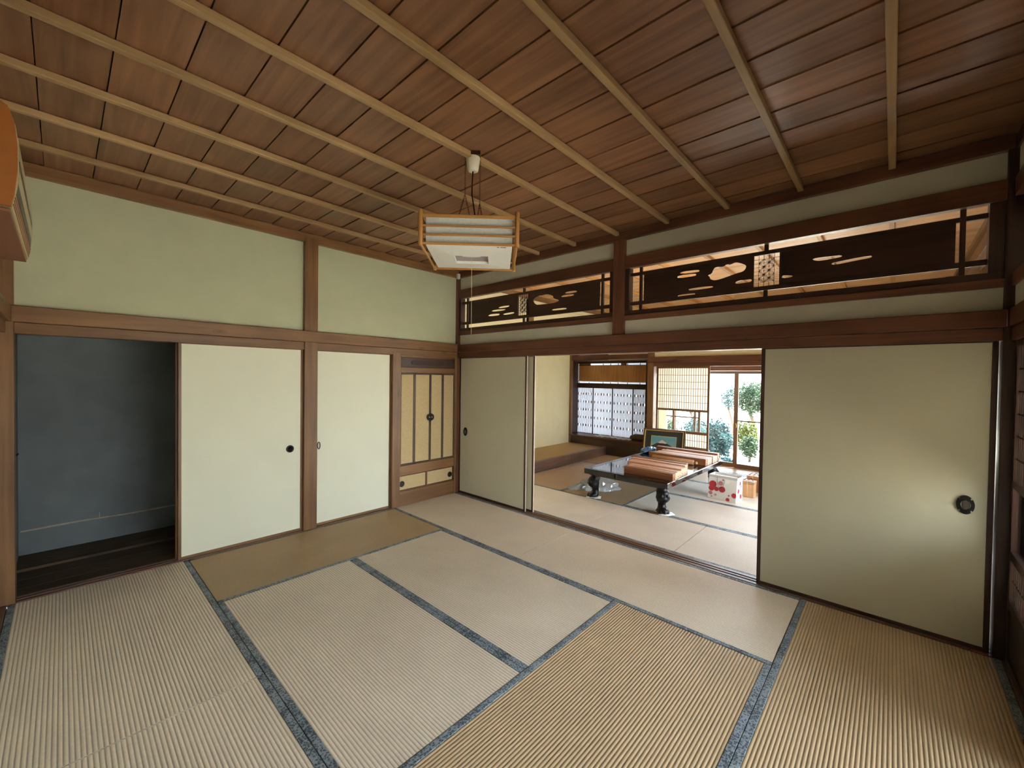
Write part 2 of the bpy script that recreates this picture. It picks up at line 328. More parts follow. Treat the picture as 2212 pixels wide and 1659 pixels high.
# ---------------- sliding doors
DN = [0]
def pull(o, p, axis, kind, face):
    s = face
    def P(u, z, d): return (p[0]+u, p[1]+s*d, p[2]+z) if axis == 'y' else (p[0]+s*d, p[1]+u, p[2]+z)
    m = MB()
    if kind == 'round':
        R = [[P(r*math.cos(2*math.pi*k/28), r*math.sin(2*math.pi*k/28), d) for k in range(28)] for r, d in ((.034, 0), (.034, .003), (.028, .0045), (.024, .003), (.022, .001), (.0, .0005))]
        m.rings(R[:-1]); pl = m.build('door_pull', BLACK, o)
        m = MB(); m.rings([[P(r*math.cos(2*math.pi*k/20), r*math.sin(2*math.pi*k/20), d) for k in range(20)] for r, d in ((.022, .001), (.020, .002))]); m.build('pull_dish', GREYP if face == 9 else LACQ, pl)
    elif kind == 'ring':
        m.tube([P(.0125*math.cos(a), .034*math.sin(a), .004) for a in [2*math.pi*k/24 for k in range(24)]], .004, 6, True); m.build('door_pull', BLACK, o)
    else:   # black four-lobed plate with round notches on the diagonals
        R_ = .046; out = []
        for q in range(4):
            for j in range(9):
                a = math.radians(q*90-40+j*80/8); rr_ = R_; out.append((rr_*math.cos(a), rr_*math.sin(a)))
            c = math.radians(q*90+45)
            for j in range(6):
                b_ = c+math.radians(-105-150*j/5); out.append((R_*.93*math.cos(c)+.0052*math.cos(b_), R_*.93*math.sin(c)+.0052*math.sin(b_)))
        ring = [P(u*.78, z*1.15, .0) for u, z in out]; ring2 = [P(u*.78, z*1.15, .005) for u, z in out]
        m.rings([ring, ring2], smooth=False); pl = m.build('door_pull', BLACK, o)
        m = MB(); m.rings([[P(.78*r*math.cos(2*math.pi*k/24), 1.15*r*math.sin(2*math.pi*k/24), d) for k in range(24)] for r, d in ((.026, .005), (.026, .007), (.023, .008), (.021, .0065))]); m.build('pull_dish', LACQ, pl)
def fusuma(axis, a0, a1, c0, c1, z0=.004, z1=1.712, paper=PAPER, fr=FRAME, sw=.02, face=-1, pl=None, edge=None):
    DN[0] += 1; o = sroot('door_%d' % DN[0], ((a0+a1)/2, (c0+c1)/2, z0) if axis == 'y' else ((c0+c1)/2, (a0+a1)/2, z0))
    def bb(u0, u1, d0, d1, za, zb): return (u0, u1, d0, d1, za, zb) if axis == 'y' else (d0, d1, u0, u1, za, zb)
    B('paper_panel', bb(a0+sw, a1-sw, c0+.003, c1-.003, z0+.02, z1-.004), paper, o)
    for u0, u1 in ((a0, a0+sw), (a1-sw, a1)): B('stile', bb(u0, u1, c0, c1, z0, z1), fr, o, .002)
    for za, zb in ((z0, z0+.022), (z1-.006, z1)): B('rail', bb(a0+sw, a1-sw, c0, c1, za, zb), fr, o, .002)
    if edge:  # worn pale meeting edge on the stile side
        e0, e1 = (a1, a1+.002) if edge > 0 else (a0-.002, a0)
        B('edge_strip', bb(e0, e1, c0+.003, c1-.003, z0, z1), EDGEW, o)
    for k, u, z in (pl or []):
        d = c1 if face > 0 else c0
        pull(o, (u, d, z) if axis == 'y' else (d, u, z), axis, k, face)
    return o
fusuma('y', .008, 1.128, .030, .054, paper=PAPERD, pl=[('lobed', .13, .787)], edge=1)
fusuma('y', .10, 1.205, .073, .096, paper=PAPERD, edge=1)
fusuma('y', 3.366, 4.490, .030, .054, paper=PAPERD, pl=[('lobed', 4.385, .80)], sw=.024)
fusuma('y', 3.40, 4.490, .073, .096, paper=PAPERD)
fusuma('x', -2.79, -1.864, -.045, -.022, paper=PAPER, face=1, pl=[('round', -1.975, .787)], fr=W_TRIM)
fusuma('x', -2.80, -1.88, -.089, -.066, paper=PAPER, fr=W_TRIM)
fusuma('x', -1.741, -.926, -.062, -.038, paper=PAPER, face=1, pl=[('ring', -1.709, .787)], fr=W_TRIM, sw=.016)
# rear wall sliding doors (only their far end shows at the left edge)
fusuma('y', .01, 1.15, -3.722, -3.70, paper=PAPER, face=1, sw=.02)
fusuma('y', 1.13, 2.27, -3.755, -3.732, paper=PAPER, face=1)
fusuma('y', 2.25, 3.39, -3.722, -3.70, paper=PAPER, face=1)
fusuma('y', 3.37, 4.50, -3.755, -3.732, paper=PAPER, face=1)

# ---------------- cabinet built in beside the corner
cb = thing('wall_cabinet', 'tan papered wall cabinet with tall double doors in the room corner', 'cabinet', (-.05, -.42, 0))
XF = .0
def C(name, y0, y1, z0, z1, mat=W_TRIM, xf=XF, th=.03, p=cb, bev=.002): return B(name, (xf-th, xf, y0, y1, z0, z1), mat, p, bev)
C('side_frame', -.829, -.822, .0, 1.712); C('side_frame', -.045, -.008, .0, 1.712, xf=.004)
C('top_rail', -.822, -.045, 1.69, 1.712); tp = C('header_panel', -.822, -.045, 1.575, 1.69, W_CAB, xf=-.02)
m = MB(); cy, cz, hw, hh = -.44, 1.633, .235, .026
m.rings([[(-.02, cy+hw*(1 if c > 0 else -1)*(.86 if abs(c) < .3 else 1)*min(1, abs(c)*1.8+.2) if 0 else cy+(hw-.03)*(1 if c > 0 else -1)+.03*c, cz+hh*s_) for c, s_ in [(math.cos(2*math.pi*k/24+.01), math.sin(2*math.pi*k/24+.01)) for k in range(24)]], [(-.012, cy+(hw-.03)*(1 if c > 0 else -1)+.03*c, cz+hh*s_) for c, s_ in [(math.cos(2*math.pi*k/24+.01), math.sin(2*math.pi*k/24+.01)) for k in range(24)]]], smooth=False)
setlabel(m.build('carved_slot', W_DEEP, cb), 'dark elongated carved opening in the header')
C('cross_rail', -.822, -.045, 1.513, 1.575); C('cross_rail', -.822, -.045, .345, .455); C('cross_rail', -.822, -.045, .0, .163)
for y0, y1, ym in ((-.822, -.412, -.634), (-.410, -.045, -.226)):
    d = C('cabinet_door', y0+.012, y1-.012, .475, 1.495, CABP, xf=-.012, th=.012, bev=0)
    for a, b_ in ((y0, y0+.014), (y1-.014, y1), (ym-.016, ym+.016)): C('door_stile', a, b_, .457, 1.511, W_CAB, xf=-.006, th=.02, p=d)
    for a, b_ in ((.457, .472), (1.492, 1.511)): C('door_rail', y0+.014, y1-.014, a, b_, W_CAB, xf=-.006, th=.02, p=d)
    s_ = -1 if ym < -.4 else 1; m = MB(); c0 = -.411+s_*.001
    ring = [(c0+s_*.052*math.sin(math.pi*k/14), .987+.046*math.cos(math.pi*k/14)*(1+.06*math.cos(6*math.pi*k/14))) for k in range(15)]
    m.rings([[(x, y, z) for y, z in ring] for x in (-.006, -.001)], smooth=False); h = m.build('door_handle', BLACK, d)
    MB().lathe((-.001, c0+s_*.016, .987), [(.007, 0), (.008, .006), (.004, .009)], 12, 'x').build('handle_knob', GOLD, h)
for y0, y1, ky in ((-.822, -.462, -.79), (-.452, -.062, -.10)):
    d = C('low_door', y0, y1, .18, .332, CABP, xf=-.012, th=.012, bev=0)
    pull(d, (-.012, ky, .247), 'x', 'round', 1)
C('low_mullion', -.470, -.446, .163, .345, W_DARK, xf=-.004); C('low_rail', -.822, -.045, .163, .178, W_DARK, xf=-.006); C('low_rail', -.822, -.045, .334, .345, W_DARK, xf=-.008)

# ---------------- tatami
def tatami(x0, x1, y0, y1, axis, mat, label, group, z=0, ribs=58, band=BAND, bands=(1, 1)):
    cx, cy = (x0+x1)/2, (y0+y1)/2; t = thing('tatami_mat', label, 'mat', (cx, cy, z-.05), 0, group)
    g = .0014; e_ = .004; gx, gy = (e_, g) if axis == 'x' else (g, e_); x0 += gx; x1 -= gx; y0 += gy; y1 -= gy
    L0, L1, S0, S1 = (x0, x1, y0, y1) if axis == 'x' else (y0, y1, x0, x1)
    hw = (S1-S0)/2; hl = (L1-L0)/2; V = []; F = []; n = ribs*6; prof = []
    for i in range(n+1):
        s_ = -hw+2*hw*i/n; ph = (i % 6)/6; h = .0030*abs(math.sin(math.pi*ph))**.7-.0030
        prof.append((s_, h))
    for l_ in (-hl, hl):
        for s_, h in prof: V.append((l_, s_, z+h))
    k = n+1
    for i in range(n): F.append((i, i+k, i+k+1, i+1))
    q = len(V); c8 = [(a, b_, c) for a in (-hl, hl) for b_ in (-hw, hw) for c in (z-.05, z-.0008)]
    V += c8; F += [tuple(q+i for i in f) for f in ((0, 1, 3, 2), (4, 6, 7, 5), (0, 4, 5, 1), (2, 3, 7, 6), (0, 2, 6, 4))]
    me = bpy.data.meshes.new('weave'); me.from_pydata([(a, b_, c-z) for a, b_, c in V], [], F); me.materials.append(mat)
    for p in list(me.polygons)[:n]: p.use_smooth = True
    ga = me.attributes.new('groove', 'FLOAT', 'POINT'); ga.data.foreach_set('value', [min(1, 1+(c-z)/.003) if i < q else .6 for i, (a, b_, c) in enumerate(V)])
    o = bpy.data.objects.new('weave', me); COL.objects.link(o); o.parent = t; o.location = (0, 0, .05)
    if axis == 'y': o.rotation_euler.z = math.pi/2
    for s_, on in ((-1, bands[0]), (1, bands[1])):
        if not on: continue
        a, b_ = (S0, S0+.031) if s_ < 0 else (S1-.031, S1)
        bb = (x0, x1, a, b_, z-.048, z+.0016) if axis == 'x' else (a, b_, y0, y1, z-.048, z+.0016)
        e = B('edge_band', bb, band if on == 1 else BANDB, t, .0015)
    return t
G1 = 'tatami mats of the front room'
A, Bm, Cm, Dm = .91, 1.82, 2.73, 3.64
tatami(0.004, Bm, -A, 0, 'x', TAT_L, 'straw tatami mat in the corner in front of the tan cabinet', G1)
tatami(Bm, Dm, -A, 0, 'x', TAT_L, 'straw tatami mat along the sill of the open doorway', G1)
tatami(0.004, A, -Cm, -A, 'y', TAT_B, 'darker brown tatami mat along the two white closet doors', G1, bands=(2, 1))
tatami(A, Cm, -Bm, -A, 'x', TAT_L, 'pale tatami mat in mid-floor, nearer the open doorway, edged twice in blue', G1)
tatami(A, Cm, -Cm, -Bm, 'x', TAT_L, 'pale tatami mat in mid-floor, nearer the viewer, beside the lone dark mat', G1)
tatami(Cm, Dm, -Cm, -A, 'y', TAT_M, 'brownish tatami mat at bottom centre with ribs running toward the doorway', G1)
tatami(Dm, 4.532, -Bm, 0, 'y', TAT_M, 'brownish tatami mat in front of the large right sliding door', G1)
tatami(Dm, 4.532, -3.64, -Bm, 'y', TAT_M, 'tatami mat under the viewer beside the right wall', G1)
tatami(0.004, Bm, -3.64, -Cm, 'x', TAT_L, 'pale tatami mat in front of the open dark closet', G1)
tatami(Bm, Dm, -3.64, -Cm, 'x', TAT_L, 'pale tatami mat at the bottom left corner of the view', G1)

# ================================================================== TRANSOMS (ranma)
def holes_panel(name, outer, holes, mat, parent, y, th):
    cu = bpy.data.curves.new(name, 'CURVE'); cu.dimensions = '2D'; cu.fill_mode = 'BOTH'; cu.extrude = th/2
    for pts in [outer]+holes:
        s = cu.splines.new('POLY'); s.points.add(len(pts)-1); s.use_cyclic_u = True
        for p, (a, b_) in zip(s.points, pts): p.co = (a, b_, 0, 1)
    t = bpy.data.objects.new('tmp', cu); COL.objects.link(t); bpy.context.view_layer.update()
    me = bpy.data.meshes.new_from_object(t.evaluated_get(bpy.context.evaluated_depsgraph_get())); bpy.data.objects.remove(t)
    me.transform(Matrix.Rotation(math.pi/2, 4, 'X')); me.name = name; me.materials.clear(); me.materials.append(mat)
    o = bpy.data.objects.new(name, me); COL.objects.link(o); o.parent = parent; po = WORG[parent.name]; o.location = Vector((0, y, 0))-po; WORG[o.name] = Vector((0, y, 0))
    return o
_R = [rr, uu, fw]
def bpz(u, v, y):   # pixel of the photograph -> (x, z) on the plane y: used only to take outlines off the photo
    d = rr*((u-1106)/894.92)+uu*(-(v-829.5)/894.92)+fw; t = (y-CAM.y)/d.y; p = CAM+d*t; return (p.x, p.z)
def smooth(pts, k=2):
    for _ in range(k):
        q = []
        for i in range(len(pts)):
            a, b_ = pts[i], pts[(i+1) % len(pts)]; q += [(.75*a[0]+.25*b_[0], .75*a[1]+.25*b_[1]), (.25*a[0]+.75*b_[0], .25*a[1]+.75*b_[1])]
        pts = q
    return pts
def cr6(L): return smooth([bpz(1320+x/4.809, 400+y/4.809, .05) for x, y in L], 1)
def cr7(L): return smooth([bpz(1760+x/4.608, 340+y/4.608, .05) for x, y in L], 1)
def cr8(L): return smooth([bpz(960+x/5.267, 560+y/5.267, .05) for x, y in L], 1)
def ranma(x0, x1, label, holes, lat, mulx, fx):
    y = .05; t = thing('carved_transom', label, 'transom', ((x0+x1)/2, y, 2.0), 0, 'pierced transoms above the sliding doors')
    zb0, zb1 = 2.0, 2.085; zt0, zt1 = 2.468, 2.57
    B('frame_rail', (fx[0], fx[1], .0, .10, zb0, zb0+.045), W_DARK, t, .003); B('frame_rail', (fx[0], fx[1], .012, .088, zb0+.045, zb1), W_DEEP, t, .003)
    B('frame_rail', (fx[0], fx[1], .0, .052, zt0-.008, zt1), W_DARK, t, .003)
    B('frame_stile', (fx[0], x0, .01, .09, zb1, zt0), W_DEEP, t, .003); B('frame_stile', (x1, fx[1], .01, .09, zb1, zt0), W_DEEP, t, .003)
    hz = ((2.134, 2.166), (2.392, 2.42))
    for a, b_ in hz: B('crossbar', (x0, x1, .042, .062, a, b_), W_DEEP, t, .002)
    for mx_ in (x0+.095, x1-.095): B('upright_bar', (mx_-.012, mx_+.012, .040, .064, zb1, zt0), W_DEEP, t, .002)
    for a, b_ in ((zb1, 2.134), (2.42, zt0)): B('upright_bar', (mulx-.013, mulx+.013, .042, .062, a, b_), W_DEEP, t, .002)
    p0, p1 = x0+.122, x1-.122; l0, l1 = lat
    # carved panel in two leaves either side of the lattice block
    for a, b_ in ((p0, l0-.008), (l1+.008, p1)):
        hs = [h for h in holes if min(q[0] for q in h) > a-.001 and max(q[0] for q in h) < b_+.001]
        out = [(a, 2.16), (b_, 2.16), (b_, 2.398), (a, 2.398)]
        holes_panel('carved_panel', out, hs, W_DEEP[0], t, y, .008)
    for a, b_ in ((l0-.010, l0), (l1, l1+.010)): B('lattice_frame', (a, b_, .041, .062, 2.16, 2.40), W_DEEP, t)
    n, r_ = 5, 8; cw, ch = (l1-l0)/n, (2.39-2.166)/r_; m = MB(); N = (0, 1, 0)
    for i in range(1, n): m.bar((l0+cw*i, y, 2.162), (l0+cw*i, y, 2.396), .0022, .006, N)
    for j in range(1, r_): m.bar((l0, y, 2.166+ch*j), (l1, y, 2.166+ch*j), .0022, .006, N)
    for i in range(1, 4):
        for j in range(1, 7):
            a, b_, c, d = l0+cw*i, l0+cw*(i+1), 2.166+ch*j, 2.166+ch*(j+1)
            p, q = ((a, y, c), (b_, y, d)) if (i+j) % 2 else ((a, y, d), (b_, y, c))
            m.bar(p, q, .002, .005, N)
            p, q = Vector(p), Vector(q); mid = (p+q)/2; pr = Vector((-(q-p).z, 0, (q-p).x)).normalized()*.007
            for e in (p, q):
                for s_ in (1, -1): m.bar(e, mid+pr*s_, .0018, .004, N)
    stuff(m.build('hemp_leaf_lattice', W_DEEP[2], t))
    return t
cl_ = lambda L, f: f(L)
HR = [cr6([(710, 915), (740, 898), (900, 878), (925, 888), (905, 905), (745, 922)]), cr6([(683, 955), (720, 935), (870, 918), (892, 930), (870, 946), (700, 968)]),
      cr6([(1002, 935), (1045, 925), (1065, 870), (1095, 848), (1170, 850), (1200, 822), (1240, 828), (1290, 802), (1340, 808), (1408, 832), (1400, 870), (1370, 900), (1300, 918), (1230, 945), (1160, 970), (1080, 992), (1030, 978), (1025, 955)]),
      cr6([(1287, 1012), (1330, 992), (1410, 983), (1462, 976), (1462, 1003), (1400, 1014), (1300, 1027)]), cr6([(798, 1085), (850, 1070), (1040, 1047), (1066, 1054), (1045, 1068), (830, 1096)]),
      cr6([(688, 1150), (730, 1138), (860, 1122), (880, 1130), (860, 1146), (710, 1163)]), cr6([(1775, 940), (1825, 938), (1890, 940), (1880, 956), (1775, 970)]),
      cr6([(2085, 772), (2130, 758), (2210, 748), (2300, 738), (2395, 728), (2400, 745), (2330, 760), (2210, 782), (2130, 788)]),
      cr7([(155, 1062), (200, 1045), (420, 1000), (560, 978), (575, 988), (550, 1003), (380, 1035), (200, 1072)])]
ranma(2.327, 4.438, 'wide pierced wooden transom right of the short post, with cloud cut-outs', HR, (3.299, 3.461), 3.378, (2.287, 4.505))
HL = [cr8([(608, 552), (650, 535), (735, 525), (746, 533), (720, 546), (640, 558)]), cr8([(532, 590), (570, 575), (690, 567), (700, 573), (670, 585), (560, 597)]),
      cr8([(495, 642), (530, 624), (620, 618), (635, 628), (610, 642), (510, 650)]), cr8([(662, 628), (690, 615), (780, 600), (803, 608), (780, 620), (700, 635)]),
      cr8([(1000, 465), (1070, 415), (1110, 412), (1160, 398), (1210, 405), (1240, 420), (1245, 448), (1310, 462), (1290, 485), (1230, 502), (1100, 515), (1040, 520)]),
      cr8([(1365, 385), (1400, 368), (1500, 355), (1513, 368), (1490, 380), (1400, 392)]), cr8([(1322, 425), (1370, 405), (1470, 397), (1480, 408), (1440, 420), (1350, 432)]),
      cr8([(1218, 575), (1260, 562), (1380, 552), (1397, 562), (1370, 572), (1240, 585)])]
ranma(.030, 2.135, 'narrow-looking pierced wooden transom nearest the room corner', HL, (.975, 1.125), 1.06, (.006, 2.177))

# ---------------- right wall upper window frame and shoji (seen edge-on)
trim((4.522, 4.62, -3.62, -.006, 2.0, 2.07), W_DARK); trim((4.522, 4.62, -3.62, -.006, 2.47, 2.57), W_DARK)
NWIN = [0]
def lattice(m, fix, u0, u1, v0, v1, nu, nv, axis, t=.007, w=.0065):
    f0, f1 = fix-t/2, fix+t/2
    for i in range(1, nu):
        u = u0+(u1-u0)*i/nu; b = (u-w/2, u+w/2, f0, f1, v0, v1) if axis == 'y' else (f0, f1, u-w/2, u+w/2, v0, v1); m.box(*b)
    for j in range(1, nv):
        v = v0+(v1-v0)*j/nv; b = (u0, u1, f0, f1, v-w/2, v+w/2) if axis == 'y' else (f0, f1, u0, u1, v-w/2, v+w/2); m.box(*b)
def shoji(axis, a0, a1, c, z0, z1, nu=22, name='door', s=1, mat=W_DARK, scheme=None):
    """snow-viewing shoji: upper lattice, glass band, low lattice, wooden foot panel. s = side of the lattice (room side) relative to paper"""
    DN[0] += 1; o = sroot('door_%d' % DN[0], ((a0+a1)/2, c, z0) if axis == 'y' else (c, (a0+a1)/2, z0)); sw = .032
    def bb(u0, u1, d0, d1, za, zb): return (u0, u1, c+d0, c+d1, za, zb) if axis == 'y' else (c+d0, c+d1, u0, u1, za, zb)
    for u0, u1 in ((a0, a0+sw), (a1-sw, a1)): B('stile', bb(u0, u1, -.014, .014, z0, z1), mat, o, .002)
    zz = scheme or (.30, .343, .557, .605, .937, .973, z1-.035)
    for za, zb in ((z0, z0+.03), (zz[0], zz[1]), (zz[2], zz[3]), (zz[4], zz[5]), (zz[6], z1)): B('rail', bb(a0+sw, a1-sw, -.013, .013, za, zb), mat, o, .002)
    B('foot_panel', bb(a0+sw, a1-sw, -.005, .005, z0+.03, zz[0]), mat, o)
    B('glass_pane', bb(a0+sw, a1-sw, -.002, .002, zz[3], zz[4]), GLASS, o)
    for za, zb, nv in ((zz[1], zz[2], 2), (zz[5], zz[6], 6)):
        p = B('paper_sheet', bb(a0+sw, a1-sw, -.0015-s*.006, .0015-s*.006, za, zb), SHOJI, o)
        m = MB(); lattice(m, c+s*.001, a0+sw, a1-sw, za, zb, nu, nv, axis); stuff(m.build('lattice', mat[2], o))
    return o
shoji('x', -.975, -.008, 4.557, .004, 1.712, s=-1, mat=W_DEEP)
shoji('x', -3.60, -2.64, 4.600, .004, 1.712, s=-1, mat=W_DARK)
# transom shoji above, right wall
def panewin(axis, a0, a1, c, z0, z1, nu, nv, mat=W_DARK, pane=SHOJI, s=-1, fr=.03):
    NWIN[0] += 1; o = sroot('window_%d' % NWIN[0], ((a0+a1)/2, c, z0) if axis == 'y' else (c, (a0+a1)/2, z0))
    def bb(u0, u1, d0, d1, za, zb): return (u0, u1, c+d0, c+d1, za, zb) if axis == 'y' else (c+d0, c+d1, u0, u1, za, zb)
    for u0, u1 in ((a0, a0+fr), (a1-fr, a1)): B('stile', bb(u0, u1, -.014, .014, z0, z1), mat, o, .002)
    for za, zb in ((z0, z0+fr), (z1-fr, z1)): B('rail', bb(a0+fr, a1-fr, -.013, .013, za, zb), mat, o, .002)
    B('pane', bb(a0+fr, a1-fr, -.002-s*.006, .002-s*.006, z0+fr, z1-fr), pane, o)
    if nu:
        m = MB(); lattice(m, c, a0+fr, a1-fr, z0+fr, z1-fr, nu, nv, axis); stuff(m.build('lattice', mat[2], o))
    return o
for k in range(4): panewin('x', -3.60+.9*k, -3.60+.9*(k+1)-.005, 4.60, 2.07, 2.47, 12, 3)

# ================================================================== NEXT ROOM
struct(boxes('wall_alcove', [(-.97, -.88, -.1, 3.8, -.1, 2.9), (-.97, -.05, .0, .09, -.1, 1.8), (-.06, .0, .095, 1.37, -.1, 2.9), (-.9, -.0, 1.32, 1.37, -.1, 2.9), (-.06, -.02, 1.48, 3.76, 2.12, 2.9), (-.9, 0, 1.37, 3.76, 2.6, 2.65)], CREAM))
trim((-.10, .012, 1.37, 1.485, 0, 2.76), W_TRIM); trim((-.09, .01, 1.485, 3.75, 2.03, 2.12), W_TRIM)
trim((-.02, .01, .13, 3.75, 2.66, 2.735), W_TRIM)
trim((-.02, .012, .13, 1.37, 1.783, 1.88), W_TRIM)
al = sroot('floor_alcove', (-.45, 2.6, 0))
setlabel(B('front_kerb', (-.07, .0, 1.485, 3.75, -.05, .158), W_GREY, al, .006), 'polished kerb along the alcove platform')
B('woven_top', (-.88, -.075, 1.37, 3.78, .0, .142), GOZA, al, .002); B('woven_edge', (-.088, -.07, 1.485, 3.75, .14, .146), BAND, al)
# far wall
YF = 3.75
struct(boxes('wall_garden', [(.0, 4.62, YF+.02, YF+.1, 1.84, 2.9), (-.95, .0, YF+.02, YF+.1, 1.97, 2.9)], CREAM))
trim((.81, .926, YF-.006, YF+.11, 0, 2.76), W_TRIM)
trim((.815, 4.6, YF-.028, YF+.04, 1.775, 1.872), W_DARK, .005); trim((.926, 4.6, YF, YF+.12, 1.706, 1.774), W_DARK)
trim((0, 4.6, YF-.01, YF+.03, 2.69, 2.735), W_TRIM)
trim((4.50, 4.62, 3.70, 3.82, 0, 2.8), W_DARK)
sill('sill', (.926, 4.5, YF, YF+.125, -.05, .004), W_GREY, 'x', [(YF+.03, YF+.05), (YF+.075, YF+.095)])
shoji('y', .962, 1.862, YF+.040, .004, 1.706, s=-1, mat=W_TRIM)
shoji('y', 3.60, 4.50, YF+.040, .004, 1.706, s=-1, mat=W_TRIM)
# shoin bay (study window)
bay = sroot('wall_bay', (0, 3.95, 0))
B('sill_shelf', (-.88, .81, YF-.012, 4.09, .285, .318), W_DARK, bay, .004)
B('front_panel', (-.88, .81, YF+.0, YF+.03, -.05, .285), W_CAB, bay, .003)
B('side_panel', (-.95, -.90, YF, 4.12, .0, 2.0), W_DEEP, bay); B('side_panel', (.73, .81, YF+.1, 4.12, .0, 2.0), W_DEEP, bay)
B('corner_post', (-.90, -.83, YF-.01, YF+.05, .142, 2.0), W_TRIM, bay, .003)
B('head_board', (-.95, .81, YF+.03, 4.15, 1.83, 1.9), W_DARK, bay); B('lintel', (-.83, .81, YF-.01, YF+.05, 1.845, 1.935), W_DARK, bay, .003)
B('back_board', (-1.0, .85, 4.09, 4.14, -.1, .30), W_DARK, bay); B('back_board', (-1.0, .85, 4.09, 4.14, 1.80, 2.3), W_DARK, bay)
XB = [-.925, -.526, -.078, .365, .73]; YB = 4.10
NWIN[0] += 1; bw = sroot('window_%d' % NWIN[0], (-.1, YB, .3))
B('frame_rail', (-.95, .73, YB-.02, YB+.02, .300, .325), W_DEEP, bw, .002); B('frame_rail', (-.95, .73, YB-.02, YB+.02, 1.275, 1.376), W_DEEP, bw, .002); B('frame_rail', (-.95, .73, YB-.02, YB+.02, 1.785, 1.83), W_DEEP, bw, .002)
B('frame_stile', (-.95, -.925, YB-.02, YB+.02, .30, 1.83), W_DEEP, bw, .002)
PATP = plain('screen_film', (206, 210, 216), .7, var=.03, trans=.6); LATG = plain('grey_lattice', (140, 132, 128), .6, var=.05)
for i in range(4):
    a, b_ = XB[i]+.010, XB[i+1]-.010
    B('paper_sheet', (a, b_, YB+.004, YB+.006, .325, 1.275), PATP, bw)
    m = MB(); marks = []
    for r_ in range(5):
        z = .49+r_*.165
        for k in range(4 if r_ % 2 else 3): marks.append((a+(b_-a)*((k+.5)/3 if r_ % 2 == 0 else k/3), z))
    for k in range(1, 26):
        u = a+(b_-a)*k/26; cuts = sorted(z for x, z in marks if abs(x-u) < .013); z0_ = .325
        for z in cuts: m.box(u-.0032, u+.0032, YB-.004, YB+.001, z0_, z-.022); z0_ = z+.022
        m.box(u-.0032, u+.0032, YB-.004, YB+.001, z0_, 1.275)
    for x, z in marks:
        for s_ in (-1, 1):
            u0 = x+s_*.030
            if a+.01 < u0 < b_-.01: m.box(u0-.011, u0+.011, YB-.006, YB-.003, z-.024, z+.024)
    stuff(m.build('patterned_lattice', LATG, bw))
for x in XB[1:4]: B('mullion', (x-.010, x+.010, YB-.012, YB+.012, .325, 1.275), W_DEEP, bw, .002)
# bay transom: bamboo panel between pierced bands
BAMB = wood3('bamboo_grain', (206, 150, 86), (150, 98, 50), fine=40, knots=False)
B('bamboo_panel', (-.885, .73, YB-.004, YB+.004, 1.418, 1.742), [BAMB[2]]*3, bw); 
for z in (1.412, 1.745): B('thin_rail', (-.925, .73, YB-.01, YB+.01, z-.005, z+.005), W_DEEP, bw)
for z in (1.376+.012, 1.765):
    for x in (-.87, -.63, -.30, -.13, .04, .24, .5): B('thin_post', (x-.004, x+.004, YB-.008, YB+.008, z-.016, z+.016), W_DEEP, bw)
for x0_, x1_ in ((-.88, -.60), (.10, .22)): B('pierced_band', (x0_, x1_, YB-.008, YB+.008, 1.74, 1.785), W_TRIM, bw)
B('glass_pane', (-.925, .73, YB+.010, YB+.013, 1.376, 1.785), PATP, bw)
# next room right wall openings + upper walls
struct(boxes('wall_right', [(4.60, 4.68, .05, 3.8, 1.84, 2.0), (4.60, 4.68, .05, 3.8, 2.57, 2.9)], CREAM))
trim((4.53, 4.64, .1, 3.7, 1.712, 1.87), W_DARK); trim((4.56, 4.6, .1, 3.7, 2.69, 2.735), W_TRIM); trim((4.54, 4.62, .1, 3.7, 2.0, 2.07), W_TRIM); trim((4.54, 4.62, .1, 3.7, 2.47, 2.57), W_TRIM)
for k in range(4): panewin('x', .1+.9*k, .1+.9*(k+1)-.005, 4.60, 2.07, 2.47, 12, 3, W_TRIM)
sill('sill', (4.552, 4.67, .1, 3.7, -.05, .004), W_GREY, 'y', [(4.575, 4.595), (4.62, 4.64)])
shoji('x', 2.82, 3.70, 4.585, .004, 1.712, s=-1, mat=W_TRIM)
# next-room tatami
G2 = 'tatami mats of the next room'; y0 = .13  # paler straw in this room carries the window glare in its colour
def T2(a, b_, c, d, ax, mat, lab): tatami(a, b_, c, d, ax, mat, lab, G2, ribs=58)
T2(.0, .9, y0, y0+.205, 'x', TAT_B, 'narrow end of a tatami mat behind the left sliding door, next room') if 0 else None
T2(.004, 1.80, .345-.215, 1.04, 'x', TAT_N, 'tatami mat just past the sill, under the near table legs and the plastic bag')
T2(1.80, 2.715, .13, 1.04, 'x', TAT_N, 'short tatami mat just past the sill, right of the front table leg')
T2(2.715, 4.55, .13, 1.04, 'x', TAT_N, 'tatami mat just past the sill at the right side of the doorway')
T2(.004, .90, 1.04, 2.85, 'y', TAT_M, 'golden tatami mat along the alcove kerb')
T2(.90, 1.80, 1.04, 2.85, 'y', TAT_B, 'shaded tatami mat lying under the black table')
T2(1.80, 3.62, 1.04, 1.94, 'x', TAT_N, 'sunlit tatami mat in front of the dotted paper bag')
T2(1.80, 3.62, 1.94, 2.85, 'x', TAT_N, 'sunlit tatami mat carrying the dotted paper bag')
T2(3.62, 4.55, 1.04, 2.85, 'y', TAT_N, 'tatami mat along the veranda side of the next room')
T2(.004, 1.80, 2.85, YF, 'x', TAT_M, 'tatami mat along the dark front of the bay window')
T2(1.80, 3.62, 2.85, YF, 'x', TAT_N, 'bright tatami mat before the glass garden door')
T2(3.62, 4.55, 2.85, YF, 'x', TAT_N, 'short tatami mat in the far right corner of the next room')

